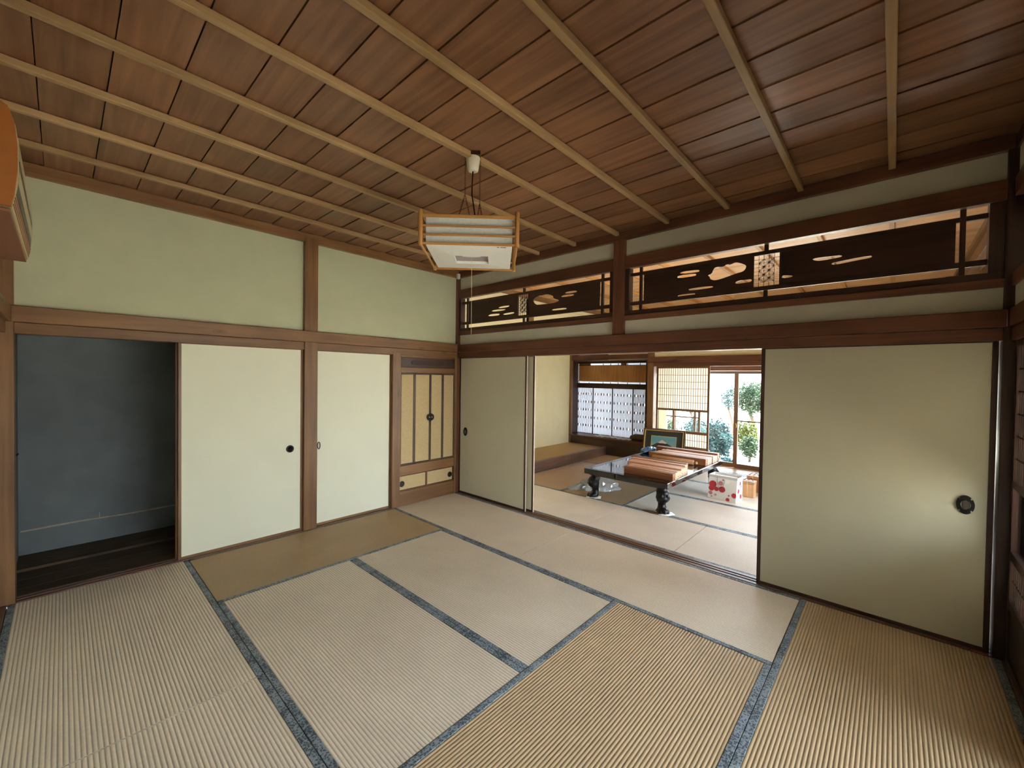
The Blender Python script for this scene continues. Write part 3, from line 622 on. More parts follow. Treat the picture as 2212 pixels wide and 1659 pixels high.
# ---------------- veranda (engawa) round the rooms, outer glass doors
ve = sroot('floor_veranda', (5, 0, -.03))
for k in range(6): B('plank', (4.68+.115*k, 4.793+.115*k, -3.8, 4.55, -.06, -.03), W_FLOOR, ve, .002)
for k in range(5): B('plank', (.85, 4.675, 3.88+.125*k, 4.003+.125*k, -.06, -.03), W_FLOOR, ve, .002)
YO = 4.5; XO = 5.34
def glassdoor(axis, a0, a1, c, label=None, bar=True, lock=0):
    DN[0] += 1; o = sroot('door_%d' % DN[0], ((a0+a1)/2, c, -.03) if axis == 'y' else (c, (a0+a1)/2, -.03)); sw = .04
    def bb(u0, u1, d0, d1, za, zb): return (u0, u1, c+d0, c+d1, za, zb) if axis == 'y' else (c+d0, c+d1, u0, u1, za, zb)
    for u0, u1 in ((a0, a0+sw), (a1-sw, a1)): B('stile', bb(u0, u1, -.014, .014, -.03, 1.64), ALU, o, .002)
    B('rail', bb(a0+sw, a1-sw, -.012, .012, -.03, .04), ALU, o, .002); B('rail', bb(a0+sw, a1-sw, -.012, .012, 1.59, 1.64), ALU, o, .002)
    if bar: B('middle_bar', bb(a0+sw, a1-sw, -.012, .012, .768, .79), ALU, o, .002)
    B('glass_pane', bb(a0+sw, a1-sw, -.002, .002, .04, 1.59), GLASS, o)
    if lock: setlabel(MB().tube([(lock, c-.016, .66), (lock+.004, c-.03, .70), (lock-.006, c-.028, .74)], .008).build('lock_catch', GOLD, o), 'small crescent lock')
    return o
for i, (a, b_, dy, br) in enumerate(((.16, 1.04, .02, 1), (.99, 1.50, -.02, 1), (1.37, 2.082, .02, 0), (2.078, 2.98, -.02, 1), (2.94, 3.84, .02, 1), (3.80, 4.7, -.02, 1), (4.66, 5.3, .02, 1))):
    glassdoor('y', a, b_, YO+dy, bar=br, lock=2.098 if i == 3 else 0)
for k in range(9): glassdoor('x', -3.8+.92*k, -3.8+.92*k+.95, XO+(.02 if k % 2 else -.02))
trim((-.2, 5.4, YO-.05, YO+.05, 1.642, 1.725), W_DARK); trim((XO-.05, XO+.05, -3.8, YO, 1.642, 1.725), W_DARK)
trim((-.2, 5.4, YO-.06, YO+.06, -.2, -.031), W_DARK); trim((XO-.06, XO+.06, -3.8, YO-.07, -.2, -.031), W_DARK)
trim((XO-.06, XO+.06, YO-.06, YO+.06, -.4, 2.9), W_DARK); trim((XO-.05, XO+.05, -3.9, -3.8, -.4, 2.9), W_DARK)
trim((-.2, 5.4, YO-.05, YO+.05, 2.2, 2.9), W_DARK); trim((XO-.05, XO+.05, -3.8, YO, 2.2, 2.9), W_DARK)
for k in range(6): panewin('y', .0+.88*k, .875+.88*k, YO, 1.725, 2.2, 0, 0, pane=GLASS)
for k in range(9): panewin('x', -3.8+.92*k, -3.8+.92*k+.915, XO, 1.725, 2.2, 0, 0, pane=GLASS)
struct(boxes('wall_end', [(4.68, 5.34, -3.95, -3.85, -.2, 2.9), (.80, .86, 4.15, 4.55, -.2, 2.9), (-1.2, .0, 4.55, 4.6, 2.0, 2.9)], CREAM))
struct(boxes('ceiling_veranda', [(4.68, 5.4, -3.9, 4.6, 2.55, 2.58), (.85, 4.68, 3.87, 4.6, 2.55, 2.58)], SOFFIT))

# ================================================================== GARDEN
struct(boxes('ground', [(-40, 60, -40, 60, -.60, -.52)], GROUND))
def foliage(cx, cy, cz, rx, ry, rz, n, size, mat, name, parent):
    V, F = [], []
    for _ in range(n):
        while True:
            p = Vector((random.uniform(-1, 1), random.uniform(-1, 1), random.uniform(-1, 1)))
            if .35 < p.length < 1: break
        bump = .78+.22*math.sin(p.x*7+cx)*math.cos(p.y*6+p.z*5)
        c = Vector((cx+p.x*rx*bump, cy+p.y*ry*bump, cz+p.z*rz*bump))
        a = Vector((random.gauss(0, 1), random.gauss(0, 1), random.gauss(0, .6))).normalized(); b_ = a.orthogonal().normalized()
        b_ = (b_*math.cos(random.random()*6)+a.cross(b_)*math.sin(random.random()*6)); s = size*random.uniform(.6, 1.3); k = len(V)
        V += [c-a*s, c-b_*s*.4, c+a*s, c+b_*s*.4]; F.append((k, k+1, k+2, k+3))
    m = MB(); m.v = [tuple(v) for v in V]; m.f = F; m.sm = [False]*len(F)
    return stuff(m.build(name, mat, parent))
random.seed(11)
GZ = -.52
def tree(x, y, h, r, mat, label, n=2600, leafs=.07, trunk=True, flat=1, cat='tree', name='garden_tree'):
    t = thing(name, label, cat, (x, y, GZ), 0, 'garden trees')
    pts = [(x+.12*math.sin(k*1.3), y+.1*math.cos(k*1.7), GZ+(h-r*.6)*k/5) for k in range(6)]
    MB().tube(pts, [.11*r*(1-.12*k) for k in range(6)], 8).build('trunk', BARK, t)
    foliage(x, y, GZ+h-r*flat, r, r, r*flat, n, leafs, mat, 'foliage', t)
tree(1.02, 10.5, 2.08, .62, LEAF1, 'round-topped green garden tree seen through the right-hand glass door', 5200, .04)
tree(.02, 12.0, 1.95, .42, LEAF2, 'blue-green conical tree left of the round-topped tree', 2200, .035, flat=1.3)
tree(-1.6, 13.0, 1.7, .6, LEAF2, 'small blue-green tree far left in the garden', 1800, .04)
def shrub(x, y, r, h, mat, label, n): 
    t = thing('garden_shrub', label, 'shrub', (x, y, GZ), 0, 'garden shrubs'); MB().tube([(x, y, GZ), (x+.03, y, GZ+h*.6)], .03, 6).build('stem', BARK, t)
    foliage(x, y, GZ+h*.5, r, r, h*.5, n, .04, mat, 'foliage', t)
shrub(1.22, 9.0, .36, 1.0, LEAF3, 'yellow-green clipped shrub below the round-topped tree', 2200)
shrub(1.52, 8.0, .26, .72, LEAF1, 'low grey-green shrub near the glass door handle', 1200)
shrub(.98, 7.3, .42, 1.12, LEAF2, 'blue-green shrub just behind the left glass door', 5200)
shrub(1.50, 6.2, .24, .38, LEAF2, 'low blue-green shrub close to the left glass door', 1200)
shrub(-.15, 9.2, .45, .98, LEAF2, 'leafy shrub seen through the low shoji glass', 2200)
shrub(-1.15, 9.6, .45, .92, LEAF1, 'shrub at the left of the low shoji glass', 1800)
shrub(9.0, -1.0, .9, 1.2, LEAF1, 'green shrub outside the right-hand veranda', 900)
shrub(9.4, -3.2, 1.0, 1.3, LEAF3, 'rounder shrub outside the right-hand veranda', 900)

# ================================================================== PENDANT LAMP
LX, LY = 2.205, -1.743
lp = thing('pendant_lamp', 'square white pendant lamp in a pale wood frame hung on chains', 'lamp', (LX, LY, 2.18), math.radians(44.5))
H = .258; Z0, Z1 = 0.0, .175
def LB(n, b, mat, p=lp, bev=.002): return B(n, b, mat, p, bev, world=False)
for sx_ in (-1, 1):
    for sy_ in (-1, 1): MB().lathe((sx_*H, sy_*H, 0), [(.008, -.004), (.012, 0), (.012, .182), (.008, .186)], 12).build('corner_post', W_LAMP, lp, world=False)
zr = [(.002, .014), (.050, .060), (.097, .107), (.147, .163)]
for s_ in (-1, 1):
    for za, zb in zr:
        LB('rail', (-H, H, s_*H-.005, s_*H+.005, za, zb), W_LAMP); LB('rail', (s_*H-.005, s_*H+.005, -H, H, za, zb), W_LAMP)
q = .232
sh = MB()
for s_ in (-1, 1): sh.box(-q, q, s_*q-.0015, s_*q+.0015, .008, .165); sh.box(s_*q-.0015, s_*q+.0015, -q, q, .008, .165)
sh.build('paper_shade', SHADEP, lp, world=False)
m = MB(); a, b_ = .098, .082; zc = -.004  # bottom plate: shallow pyramid with a central recess
o4 = [(-q, -q, .008), (q, -q, .008), (q, q, .008), (-q, q, .008)]; i4 = [(-a, -b_, zc), (a, -b_, zc), (a, b_, zc), (-a, b_, zc)]; r4 = [(x, y, .012) for x, y, z in i4]
m.add(o4+i4, [(0, 1, 5, 4), (1, 2, 6, 5), (2, 3, 7, 6), (3, 0, 4, 7)]); m.add(i4+r4, [(0, 1, 5, 4), (1, 2, 6, 5), (2, 3, 7, 6), (3, 0, 4, 7)])
pb = m.build('diffuser', WHITEP, lp, world=False)
LB('recess_plate', (-a, a, -b_, b_, .012, .014), GREYP); MB().rings([[(.055*math.cos(t_), -.05+.022*math.sin(t_), z) for t_ in [2*math.pi*k/20 for k in range(20)]] for z in (.004, .010)]).build('bulb_cover', WHITEP, lp, world=False)
mk = MB(); mk.box(.150, .163, -.2205, -.2195, .0045, .0085); mk.box(.170, .200, -.2205, -.2195, .0045, .0085); setlabel(mk.build('printed_mark', BLACK, lp, world=False), 'tiny dark print near one corner')
MB().tube([(0, 0, .01), (0, .001, -.15), (.001, 0, -.45)], .0012, 5).build('pull_string', CORD, lp, world=False)
MB().lathe((0, 0, .52), [(.022, 0), (.031, .004), (.036, .03), (.043, .078), (.040, .083)], 24).build('ceiling_cup', IVORY, lp, world=False)
LB('mounting_block', (-.045, .045, -.045, .045, .60, .622), W_DEEP)
MB().tube([(0, 0, .52), (-.004, 0, .45), (-.004, 0, .38), (.004, 0, .33), (.018, 0, .24), (.022, 0, .16)], .0042, 6).build('power_cord', BLACK, lp, world=False)
def chain(pts, nm='chain'):
    m = MB(); P = [Vector(p) for p in pts]
    for p, q_ in zip(P[:-1], P[1:]):
        n = int((q_-p).length/.013); d = (q_-p).normalized(); s1 = d.orthogonal().normalized(); s2 = d.cross(s1)
        for k in range(n):
            c = p+(q_-p)*(k+.5)/n; s = s1 if k % 2 else s2
            m.tube([c+d*.009*math.cos(t_)+s*.0042*math.sin(t_) for t_ in [2*math.pi*j/8 for j in range(8)]], .0012, 4, True)
    return m.build(nm, CLOTHB, lp, world=False)
chain([(-.045, 0, .605), (-.045, 0, .385)]); chain([(-.045, 0, .385), (-.11, .01, .16)]); chain([(-.045, 0, .385), (.005, -.01, .16)])
chain([(.042, 0, .605), (.042, 0, .33)]); chain([(.042, 0, .33), (.015, .01, .16)]); chain([(.042, 0, .33), (.075, -.01, .16)])

# ================================================================== AIR CONDITIONER
ac = thing('air_conditioner', 'wood-toned wall air conditioner at the left edge above the closet', 'air conditioner', (1.9, -3.66, 1.90))
x0, x1 = 1.35, 2.20
prof = [(-3.68, 2.245), (-3.53, 2.25), (-3.505, 2.235), (-3.492, 2.19), (-3.487, 2.13), (-3.487, 2.06), (-3.493, 1.99), (-3.500, 1.952), (-3.68, 1.945)]
MB().rings([[(x, y, z) for y, z in prof] for x in (x0, x1-.012)], smooth=False).build('casing', ACE, ac, bevel=.003)
MB().rings([[(x, y-.001 if y > -3.6 else y, z) for y, z in prof] for x in (x1-.012, x1)], smooth=False).build('end_cap', ACO, ac, bevel=.004)
B('underside_panel', (x0+.01, x1-.014, -3.67, -3.503, 1.938, 1.947), ACB, ac, .002)
def onfront(xa, xb, za, zb, th, nm, mat):
    def yf(z):
        for (ya, z1_), (yb_, z2_) in zip(prof[2:], prof[3:]):
            if z2_ <= z <= z1_: return ya+(yb_-ya)*(z1_-z)/(z1_-z2_)
        return -3.49
    MB().hexa([(xa, yf(za), za), (xb, yf(za), za), (xb, yf(za)+th, za), (xa, yf(za)+th, za)], [(xa, yf(zb), zb), (xb, yf(zb), zb), (xb, yf(zb)+th, zb), (xa, yf(zb)+th, zb)]).build(nm, mat, ac)
onfront(x0+.03, x1-.05, 2.0, 2.10, .0012, 'intake_grille', BLACK)
for z in (1.962, 1.972, 1.982, 1.992): onfront(x0+.01, x1-.02, z, z+.003, .0015, 'louver', ACB)
B('x', (0, .001, 0, .001, 0, .001), BLACK) if 0 else None
sn = thing('corner_sensor', 'small white cap high in the room corner under the ceiling', 'sensor', (.02, -.02, 2.66))
B('cap', (.010, .046, -.046, -.012, 2.70, 2.765), WHITEP, sn, .004)

# ================================================================== LOW TABLE
TH = .36; tb = thing('low_table', 'black lacquered low table with carved animal legs', 'table', (1.80, 1.95, 0))
TB = [(1.262, 1.0), (2.312, 1.0), (2.336, 2.87), (1.292, 2.98)]
def inset(P, d):
    c = Vector((sum(p[0] for p in P)/4, sum(p[1] for p in P)/4)); return [(p[0]+(c.x-p[0])/abs(c.x-p[0])*d, p[1]+(c.y-p[1])/abs(c.y-p[1])*d) for p in P]
def slab(P, z0, z1, name, mat, p, bev=.003): return MB().hexa([(a, b_, z0) for a, b_ in P], [(a, b_, z1) for a, b_ in P]).build(name, mat, p, bevel=bev)
slab(TB, TH-.065, TH-.004, 'table_rim', LACQ, tb, .006)
slab(inset(TB, .06), TH-.01, TH, 'table_top', LACQ, tb, .002)
for (a, b_), (c, d) in ((TB[0], TB[1]), (TB[1], TB[2]), (TB[2], TB[3]), (TB[3], TB[0])):
    I = inset(TB, .058); i0, i1 = TB.index((a, b_)), TB.index((c, d))
    slab([TB[i0], TB[i1], I[i1], I[i0]], TH-.004, TH+.001, 'border_strip', LACQB, tb, .001)
slab(inset(TB, .05), TH-.085, TH-.065, 'underframe', LACQ, tb, .003)
def leg(cx, cy, ox, oy):
    prof = [(.012, .052, .03), (.035, .060, .028), (.055, .044, .012), (.085, .036, .0), (.110, .036, .0), (.125, .046, .010), (.145, .058, .022), (.175, .062, .026), (.205, .056, .018), (.225, .060, .018), (.245, .058, .012), (.262, .048, .0), (.285, .050, .0)]
    R = []; n = 20
    for j, (z, r, off) in enumerate(prof):
        q_ = []
        for k in range(n):
            a = 2*math.pi*k/n; rr_ = r*1.14*(1+.07*math.sin(5*a+j*1.9)+.05*math.sin(9*a-j)); q_.append((cx+ox*off+rr_*math.cos(a), cy+oy*off+rr_*math.sin(a), z))
        R.append(q_)
    l = MB().rings(R).build('leg', LEGM, tb)
    for k in range(3):
        a = math.atan2(oy, ox)+(k-1)*.75; tx, ty = cx+ox*.03+.056*math.cos(a), cy+oy*.03+.056*math.sin(a)
        MB().lathe((tx, ty, .006), [(.006, 0), (.017, .006), (.019, .018), (.013, .032), (.003, .040)], 10).build('toe', LEGM, l)
    for k in range(2):
        a = math.atan2(oy, ox)+(k-.5)*1.3; tx, ty = cx+ox*.03+.05*math.cos(a), cy+oy*.03+.05*math.sin(a)
        MB().lathe((tx, ty, .165), [(.004, 0), (.018, .012), (.022, .03), (.016, .05), (.004, .06)], 10).build('carved_scroll', LEGM, l)
LEGS = [(2.21, 1.105, .7, -.7), (1.365, 1.105, -.7, -.7), (2.235, 2.74, .7, .7), (1.39, 2.84, -.7, .7)]
for a in LEGS: leg(*a)
def pad(cx, cy, r, mat, label, seed):
    random.seed(seed); n = 18; P = [(r*(1+random.uniform(-.22, .22))*math.cos(2*math.pi*k/n), r*(.85+random.uniform(-.2, .2))*math.sin(2*math.pi*k/n)) for k in range(n)]
    m = MB(); m.rings([[(cx+x, cy+y, .0017) for x, y in P], [(cx+x*.97, cy+y*.97, .007+.002*math.sin(k)) for k, (x, y) in enumerate(P)], [(cx+x*.5, cy+y*.5, .0095) for x, y in P]])
    return tag(m.build('floor_pad', mat, None), label, 'pad', 'pads under the table legs')
pad(2.235, 1.085, .115, CLOTHW, 'crumpled white pad under the front right table leg', 1)
tag(MB().rings([[(2.13+.10*math.cos(t_)+.01*math.sin(3*t_), 1.02+.03*math.sin(t_)-.25*(.10*math.cos(t_))*.4, z) for t_ in [2*math.pi*k/16 for k in range(16)]] for z in (.0018, .010)]).build('felt_scrap', CLOTHB, None), 'dark brown folded scrap beside the front table leg', 'cloth')
pad(1.345, 1.085, .095, CLOTHW, 'flat white pad under the front left table leg', 2)

# scroll boxes on the table
SB = 'wooden scroll boxes lined up on the black table'
def scrollbox(x0, x1, y, wy, h, label, mat=W_PALE, rz=0):
    t = thing('scroll_box', label, 'box', ((x0+x1)/2, y, TH+.001), 0, SB)
    hx = (x0+x1)/2
    B('box_body', (x0, x1, y, y+wy, TH+.0015, TH+h*.66), mat, t, .0015)
    B('box_lid', (x0-.001, x1+.001, y-.001, y+wy+.001, TH+h*.68, TH+h), mat, t, .0015)
    m = MB(); m.hexa([(x1+.0012, y+wy*.38, TH+h*.25), (x1+.004, y+wy*.5, TH+h*.12), (x1+.004, y+wy*.52, TH+h*.16), (x1+.0012, y+wy*.62, TH+h*.25)], [(x1+.0012, y+wy*.38, TH+h*.32), (x1+.004, y+wy*.49, TH+h*.22), (x1+.004, y+wy*.53, TH+h*.22), (x1+.0012, y+wy*.62, TH+h*.32)])
    m.build('end_notch', CLOTHB, t)
    return t
W_SB = wood3('scroll_box_wood', (222, 176, 146), (196, 144, 112), rough=.45, knots=False)
W_SD = wood3('darker_box_wood', (158, 104, 66), (124, 76, 46), rough=.5, knots=False)
b1 = [(1.735, 2.318, 'nearest, plain tan-sided long wooden box at the table front'), (1.728, 2.312, 'second long wooden box from the table front'), (1.715, 2.305, 'third long wooden box from the table front'), (1.70, 2.296, 'fourth long wooden box from the table front, last of the flush four'),
      (1.62, 2.29, 'fifth long wooden box from the table front, pushed out to the left'), (1.60, 2.286, 'sixth long wooden box from the table front'), (1.615, 2.275, 'seventh long wooden box from the table front'), (1.54, 2.245, 'eighth long wooden box from the table front, far end of the near row'), (1.52, 2.225, 'dark-sided last box of the near row, beside the gap with the roller')]
yy = 1.125
for i, (a, b_, lb) in enumerate(b1):
    wd = (.076, .068, .072, .066, .08, .072, .066, .076, .066)[i]; scrollbox(a, b_, yy, wd, (.080, .074, .078, .068, .082, .078, .070, .080, .086)[i], lb, W_SD if i in (0, 8) else W_SB); yy += wd+(.016 if i in (3, 6) else .007)
b2 = [(1.53, 2.30, 'long wooden box right behind the bare roller'), (1.55, 2.302, 'second box behind the bare roller'), (1.58, 2.304, 'third box behind the bare roller, before the dark gap'), (1.60, 2.31, 'box just after the dark gap in the far row'), (1.62, 2.312, 'next to last box of the far row'), (1.45, 2.315, 'rearmost scroll box, taller, reaching furthest left on the table')]
yy = 2.262
for i, (a, b_, lb) in enumerate(b2):
    wd = (.08, .075, .075, .085, .08, .085)[i]; scrollbox(a, b_, yy, wd, (.085, .080, .082, .088, .084, .105)[i], lb, W_SD if i in (0, 5) else W_SB); yy += wd+(.03 if i == 2 else .004)
ro = thing('scroll_roller', 'bare pale round roller with a knob lying between the two rows of boxes', 'roller', (1.9, 2.19, TH))
MB().lathe((1.62, 2.19, TH+.034), [(.030, 0), (.032, .004), (.032, .55), (.027, .556)], 18, 'x').build('paper_roll', W_PALE, ro)
MB().lathe((2.176, 2.19, TH+.034), [(.014, 0), (.014, .012), (.019, .016), (.019, .04), (.015, .044)], 14, 'x').build('end_knob', W_PALE, ro)
# blue crumpled film bundle
random.seed(5); n = 14; R = []
for j in range(9):
    t_ = j/8; r = .055*math.sin(math.pi*(.12+.76*t_))+.012
    R.append([(1.32+.06*t_+r*1.1*math.cos(2*math.pi*k/n)*(1+.2*math.sin(3*k+j)), 2.50+.38*t_, TH+.008+.6*r*(1+math.sin(2*math.pi*k/n)*(1+.15*math.cos(4*k+2*j)))) for k in range(n)])
tag(MB().rings(R, smooth=False).build('film_bundle', BLUE, None), 'blue shiny plastic-wrapped bundle at the far left of the table', 'bundle')

# framed picture leaning behind the table
pf = thing('framed_picture', 'framed mountain picture with dark mount and gilt frame leaning behind the table', 'picture', (1.24, 3.36, .002), 0)
tilt = .16
def PP(u, v, d): return (.903+u*.66/1.0, 3.36+v*math.sin(tilt)+d*math.cos(tilt)+u*.12, .004+v*math.cos(tilt)-d*math.sin(tilt)*-1)
def plate(u0, u1, v0, v1, d0, d1, nm, mat, p=pf):
    m = MB(); m.hexa([PP(u0, v0, d0), PP(u1, v0, d0), PP(u1, v0, d1), PP(u0, v0, d1)], [PP(u0, v1, d0), PP(u1, v1, d0), PP(u1, v1, d1), PP(u0, v1, d1)]); return m.build(nm, mat, p, bevel=0)
HP = .635
plate(0, 1, 0, HP, .004, .02, 'backing', MOUNT)
for u0, u1, v0, v1 in ((0, .03, 0, HP), (.97, 1, 0, HP), (.03, .97, 0, .02), (.03, .97, HP-.02, HP)): plate(u0, u1, v0, v1, -.016, .004, 'frame_side', W_DARK)
for u0, u1, v0, v1 in ((.03, .045, .02, HP-.02), (.955, .97, .02, HP-.02), (.045, .955, .02, .03), (.045, .955, HP-.03, HP-.02)): plate(u0, u1, v0, v1, -.018, .004, 'gilt_lip', GOLD)
for u0, u1, v0, v1 in ((.195, .205, .13, HP-.12), (.795, .805, .13, HP-.12), (.205, .795, .13, .137), (.205, .795, HP-.127, HP-.12)): plate(u0, u1, v0, v1, -.002, .005, 'inner_fillet', GOLD)
def picmat():
    m, t, b = newmat('mountain_print'); n, l = t.nodes, t.links
    tc = n.new('ShaderNodeTexCoord'); sp = n.new('ShaderNodeSeparateXYZ'); l.new(tc.outputs['Object'], sp.inputs[0])
    no = n.new('ShaderNodeTexNoise'); no.inputs['Scale'].default_value = 9; no.inputs['Detail'].default_value = 5; l.new(tc.outputs['Object'], no.inputs['Vector'])
    def M(op, a, b_):
        q_ = n.new('ShaderNodeMath'); q_.operation = op
        for i, v in enumerate((a, b_)):
            if isinstance(v, (int, float)): q_.inputs[i].default_value = v
            elif v is not None: l.new(v, q_.inputs[i])
        return q_.outputs[0]
    ax = M('ABSOLUTE', M('ADD', sp.outputs['X'], .02), None); slope = M('MULTIPLY', ax, -.62)
    prof_ = M('ADD', slope, .125); d = M('SUBTRACT', prof_, sp.outputs['Z']); d = M('ADD', d, M('MULTIPLY', M('SUBTRACT', no.outputs['Fac'], .5), .03))
    inside = M('GREATER_THAN', d, 0.0); snow = M('GREATER_THAN', M('ADD', sp.outputs['Z'], M('MULTIPLY', no.outputs['Fac'], .07)), .105)
    sky = n.new('ShaderNodeValToRGB'); sky.color_ramp.elements[0].color = lin((188, 160, 120))+(1,); sky.color_ramp.elements[1].color = lin((96, 150, 158))+(1,)
    mr = n.new('ShaderNodeMapRange'); mr.inputs[1].default_value = -.1; mr.inputs[2].default_value = .17; l.new(M('ADD', sp.outputs['Z'], M('MULTIPLY', no.outputs['Fac'], .12)), mr.inputs[0]); l.new(mr.outputs[0], sky.inputs[0])
    mt = n.new('ShaderNodeMix'); mt.data_type = 'RGBA'; mt.inputs[6].default_value = lin((38, 46, 44))+(1,); mt.inputs[7].default_value = lin((214, 190, 170))+(1,); l.new(snow, mt.inputs[0])
    fin = n.new('ShaderNodeMix'); fin.data_type = 'RGBA'; l.new(inside, fin.inputs[0]); l.new(sky.outputs[0], fin.inputs[6]); l.new(mt.outputs[2], fin.inputs[7])
    l.new(fin.outputs[2], b.inputs['Base Color']); b.inputs['Roughness'].default_value = .5; return m
setlabel(plate(.205, .795, .137, HP-.127, .001, .005, 'picture_sheet', picmat()), 'painting of a snow-capped mountain under a blue sky')

# cushion and cloth on the bay sill
random.seed(9)
def cushion(cx, cy, z, rx, ry, h):
    m = MB(); R = []
    for j in range(7):
        t_ = math.pi*(j/6-.5); R.append([(cx+rx*math.cos(t_)**.5*math.copysign(abs(math.cos(a))**.6, math.cos(a)) if math.cos(t_) > 0 else cx, cy+ry*max(0, math.cos(t_))**.5*math.copysign(abs(math.sin(a))**.6, math.sin(a)), z+h/2+h/2*math.sin(t_)+.004*math.sin(3*a)) for a in [2*math.pi*k/24 for k in range(24)]])
    return m.rings(R)
tag(cushion(.60, 3.95, .319, .19, .13, .115).build('floor_cushion', CUSH, None), 'dark grey-brown cushion on the bay window sill', 'cushion')
m = MB(); nx, ny = 26, 6; g = [[(-.32+.80*i/nx, 3.80+.20*j/ny+.012*math.sin(i*.9), .3195+.010+.008*math.sin(i*1.7+j)+.005*math.cos(j*2.2+i*.5)) for i in range(nx+1)] for j in range(ny+1)]
m.add([p for r_ in g for p in r_], [(j*(nx+1)+i, j*(nx+1)+i+1, (j+1)*(nx+1)+i+1, (j+1)*(nx+1)+i) for j in range(ny) for i in range(nx)], True)
cw = m.build('sill_cloth', CLOTHW, None); so = cw.modifiers.new('s', 'SOLIDIFY'); so.thickness = .003
tag(cw, 'crumpled white cloth strip lying along the bay window sill', 'cloth')

# clear plastic bag on the floor
random.seed(21); m = MB(); n = 40; R = []; ax_, ay_ = Vector((.736, .677, 0)), Vector((-.677, .736, 0)); cc = Vector((1.22, 1.42, 0))
cr = [random.uniform(-1, 1) for _ in range(n)]
for j in range(9):
    t_ = j/8; sc_ = (1-t_**2.2)**.5 if t_ < 1 else .02; q_ = []
    for k in range(n):
        a = 2*math.pi*k/n; e = 1+.16*cr[k]*(1-.3*t_)+.08*math.sin(3*a+2*j)
        p = cc+ax_*(.27*sc_*e*math.cos(a))+ay_*(.11*sc_*e*math.sin(a)); h = .004+.175*t_*(1+.25*cr[(k*3+j) % n]*(1-t_)+.12*math.sin(2*a)); p.z = h; q_.append(p)
    R.append(q_)
m.rings(R, smooth=False)
for k in range(12):   # fan of pleats running to the gathered neck at the left
    a = 2.6+1.1*k/11; L = random.uniform(.16, .26); p = cc-ax_*.16; d = ax_*math.cos(a)+ay_*math.sin(a)*.5; e = Vector((.004, .004, 0))
    m.hexa([p+Vector((0, 0, .01)), p+e+Vector((0, 0, .01)), p+d*L+e+Vector((0, 0, .004)), p+d*L+Vector((0, 0, .004))], [p+Vector((0, 0, .12+.02*cr[k])), p+e+Vector((0, 0, .12)), p+d*L+e+Vector((0, 0, .02)), p+d*L+Vector((0, 0, .02))])
tag(m.build('plastic_bag', FILM, None), 'crumpled clear plastic bag on the floor behind the front left table leg', 'bag')

# paper shopping bag with red dots
bg_ = thing('paper_bag', 'white paper shopping bag with red and pink dots on the tatami', 'bag', (2.55, 2.2, .002))
Pb = [(2.378, 2.115), (2.712, 2.068), (2.735, 2.26), (2.40, 2.32)]; Pt = [(2.398, 2.10), (2.722, 2.085), (2.738, 2.25), (2.41, 2.30)]
hb = .30
m = MB(); V = [(a, b_, .003) for a, b_ in Pb]+[(a, b_, hb) for a, b_ in Pt]
m.add(V, [(3, 2, 1, 0), (0, 1, 5, 4), (1, 2, 6, 5), (2, 3, 7, 6), (3, 0, 4, 7)]); o = m.build('bag_body', BAGP, bg_)
so = o.modifiers.new('s', 'SOLIDIFY'); so.thickness = .0012
def face(i, u, v, off=.0012):
    j = (i+1) % 4; p = Vector((*Pb[i], .003)).lerp(Vector((*Pb[j], .003)), u).lerp(Vector((*Pt[i], hb)).lerp(Vector((*Pt[j], hb)), u), v)
    nrm = Vector((Pb[j][1]-Pb[i][1], -(Pb[j][0]-Pb[i][0]), 0)).normalized(); return p+nrm*off
def dots(L, mat, nm, base=.0012):
    m = MB()
    for i_, (f, u, v, r) in enumerate(L):
        rr2 = r/.33; m.add([face(f, min(1, max(0, u+rr2*(1 if f == 0 else 1.6)*math.cos(2*math.pi*k/16))), max(.01, v+r/.3*math.sin(2*math.pi*k/16)), base+.0002*i_) for k in range(16)], [tuple(range(16))])
    return stuff(m.build(nm, mat, bg_))
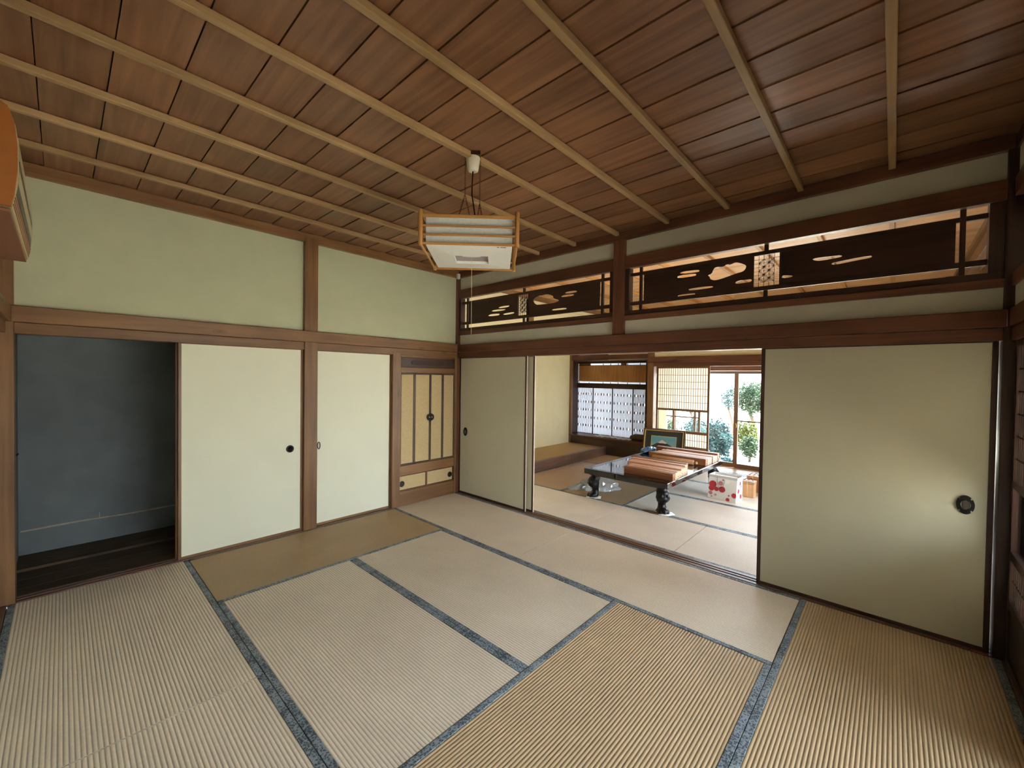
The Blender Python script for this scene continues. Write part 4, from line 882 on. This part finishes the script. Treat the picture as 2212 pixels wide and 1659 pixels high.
dots([(0, .16, .60, .045), (0, .12, .42, .034), (0, .30, .42, .028), (0, .50, .44, .038), (0, .93, .28, .030), (0, .72, .07, .022), (0, .75, .24, .010), (0, .52, .84, .010), (1, .3, .45, .03), (1, .55, .75, .025), (1, .7, .2, .03)], RED, 'red_dots')
dots([(0, .44, .68, .028), (0, .10, .22, .024), (0, .28, .17, .014), (0, .14, .08, .010), (1, .75, .6, .02)], PINK, 'pink_dots', .0008)
m = MB()
for f in range(4): m.add([face(f, 0, .90, .0022), face(f, 1, .90, .0022), face(f, 1, 1, .0022), face(f, 0, 1, .0022)], [(0, 1, 2, 3)])
m.build('top_band', BAGD, bg_)
MB().tube([face(0, .30, .93, .004), face(0, .31, .75, .006), face(0, .36, .55, .008), face(0, .44, .46, .009), face(0, .52, .50, .008), face(0, .56, .7, .006), face(0, .57, .86, .004)], .0022, 6).build('handle', CLOTHB, bg_)
B('packed_contents', (2.44, 2.69, 2.13, 2.24, .01, .285), CLOTHW, bg_, .01)
# tied wooden boxes
def tied(x0, x1, y0, y1, h, label):
    t = thing('tied_box', label, 'box', ((x0+x1)/2, (y0+y1)/2, .002), 0, 'wooden boxes on the floor beside the dotted bag')
    B('box_body', (x0, x1, y0, y1, .002, h*.82), W_PALE, t, .003); B('box_lid', (x0-.003, x1+.003, y0-.003, y1+.003, h*.83, h), W_PALE, t, .003)
    xm, ym, e = (x0+x1)/2, (y0+y1)/2, .0045
    MB().tube([(xm, y0-e, .004), (xm, y0-e, h+e), (xm, y1+e, h+e), (xm, y1+e, .004)], .0035, 6).build('cord', CORD, t)
    MB().tube([(x0-e, ym, .004), (x0-e, ym, h+e), (x1+e, ym, h+e), (x1+e, ym, .004)], .0035, 6).build('cord', CORD, t)
    MB().tube([(xm-.05, ym-.03, h+.006), (xm-.02, ym, h+.028), (xm, ym, h+.012), (xm+.03, ym+.01, h+.03), (xm+.06, ym-.03, h+.008)], .004, 6).build('cord_knot', CORDD, t)
tied(2.665, 2.815, 2.47, 2.60, .20, 'pale wooden box tied with cord just right of the dotted bag')
tied(2.835, 2.97, 2.62, 2.76, .205, 'second cord-tied wooden box half hidden by the right sliding door')
tied(2.665, 2.80, 2.78, 2.92, .215, 'wooden box standing behind the two cord-tied boxes')
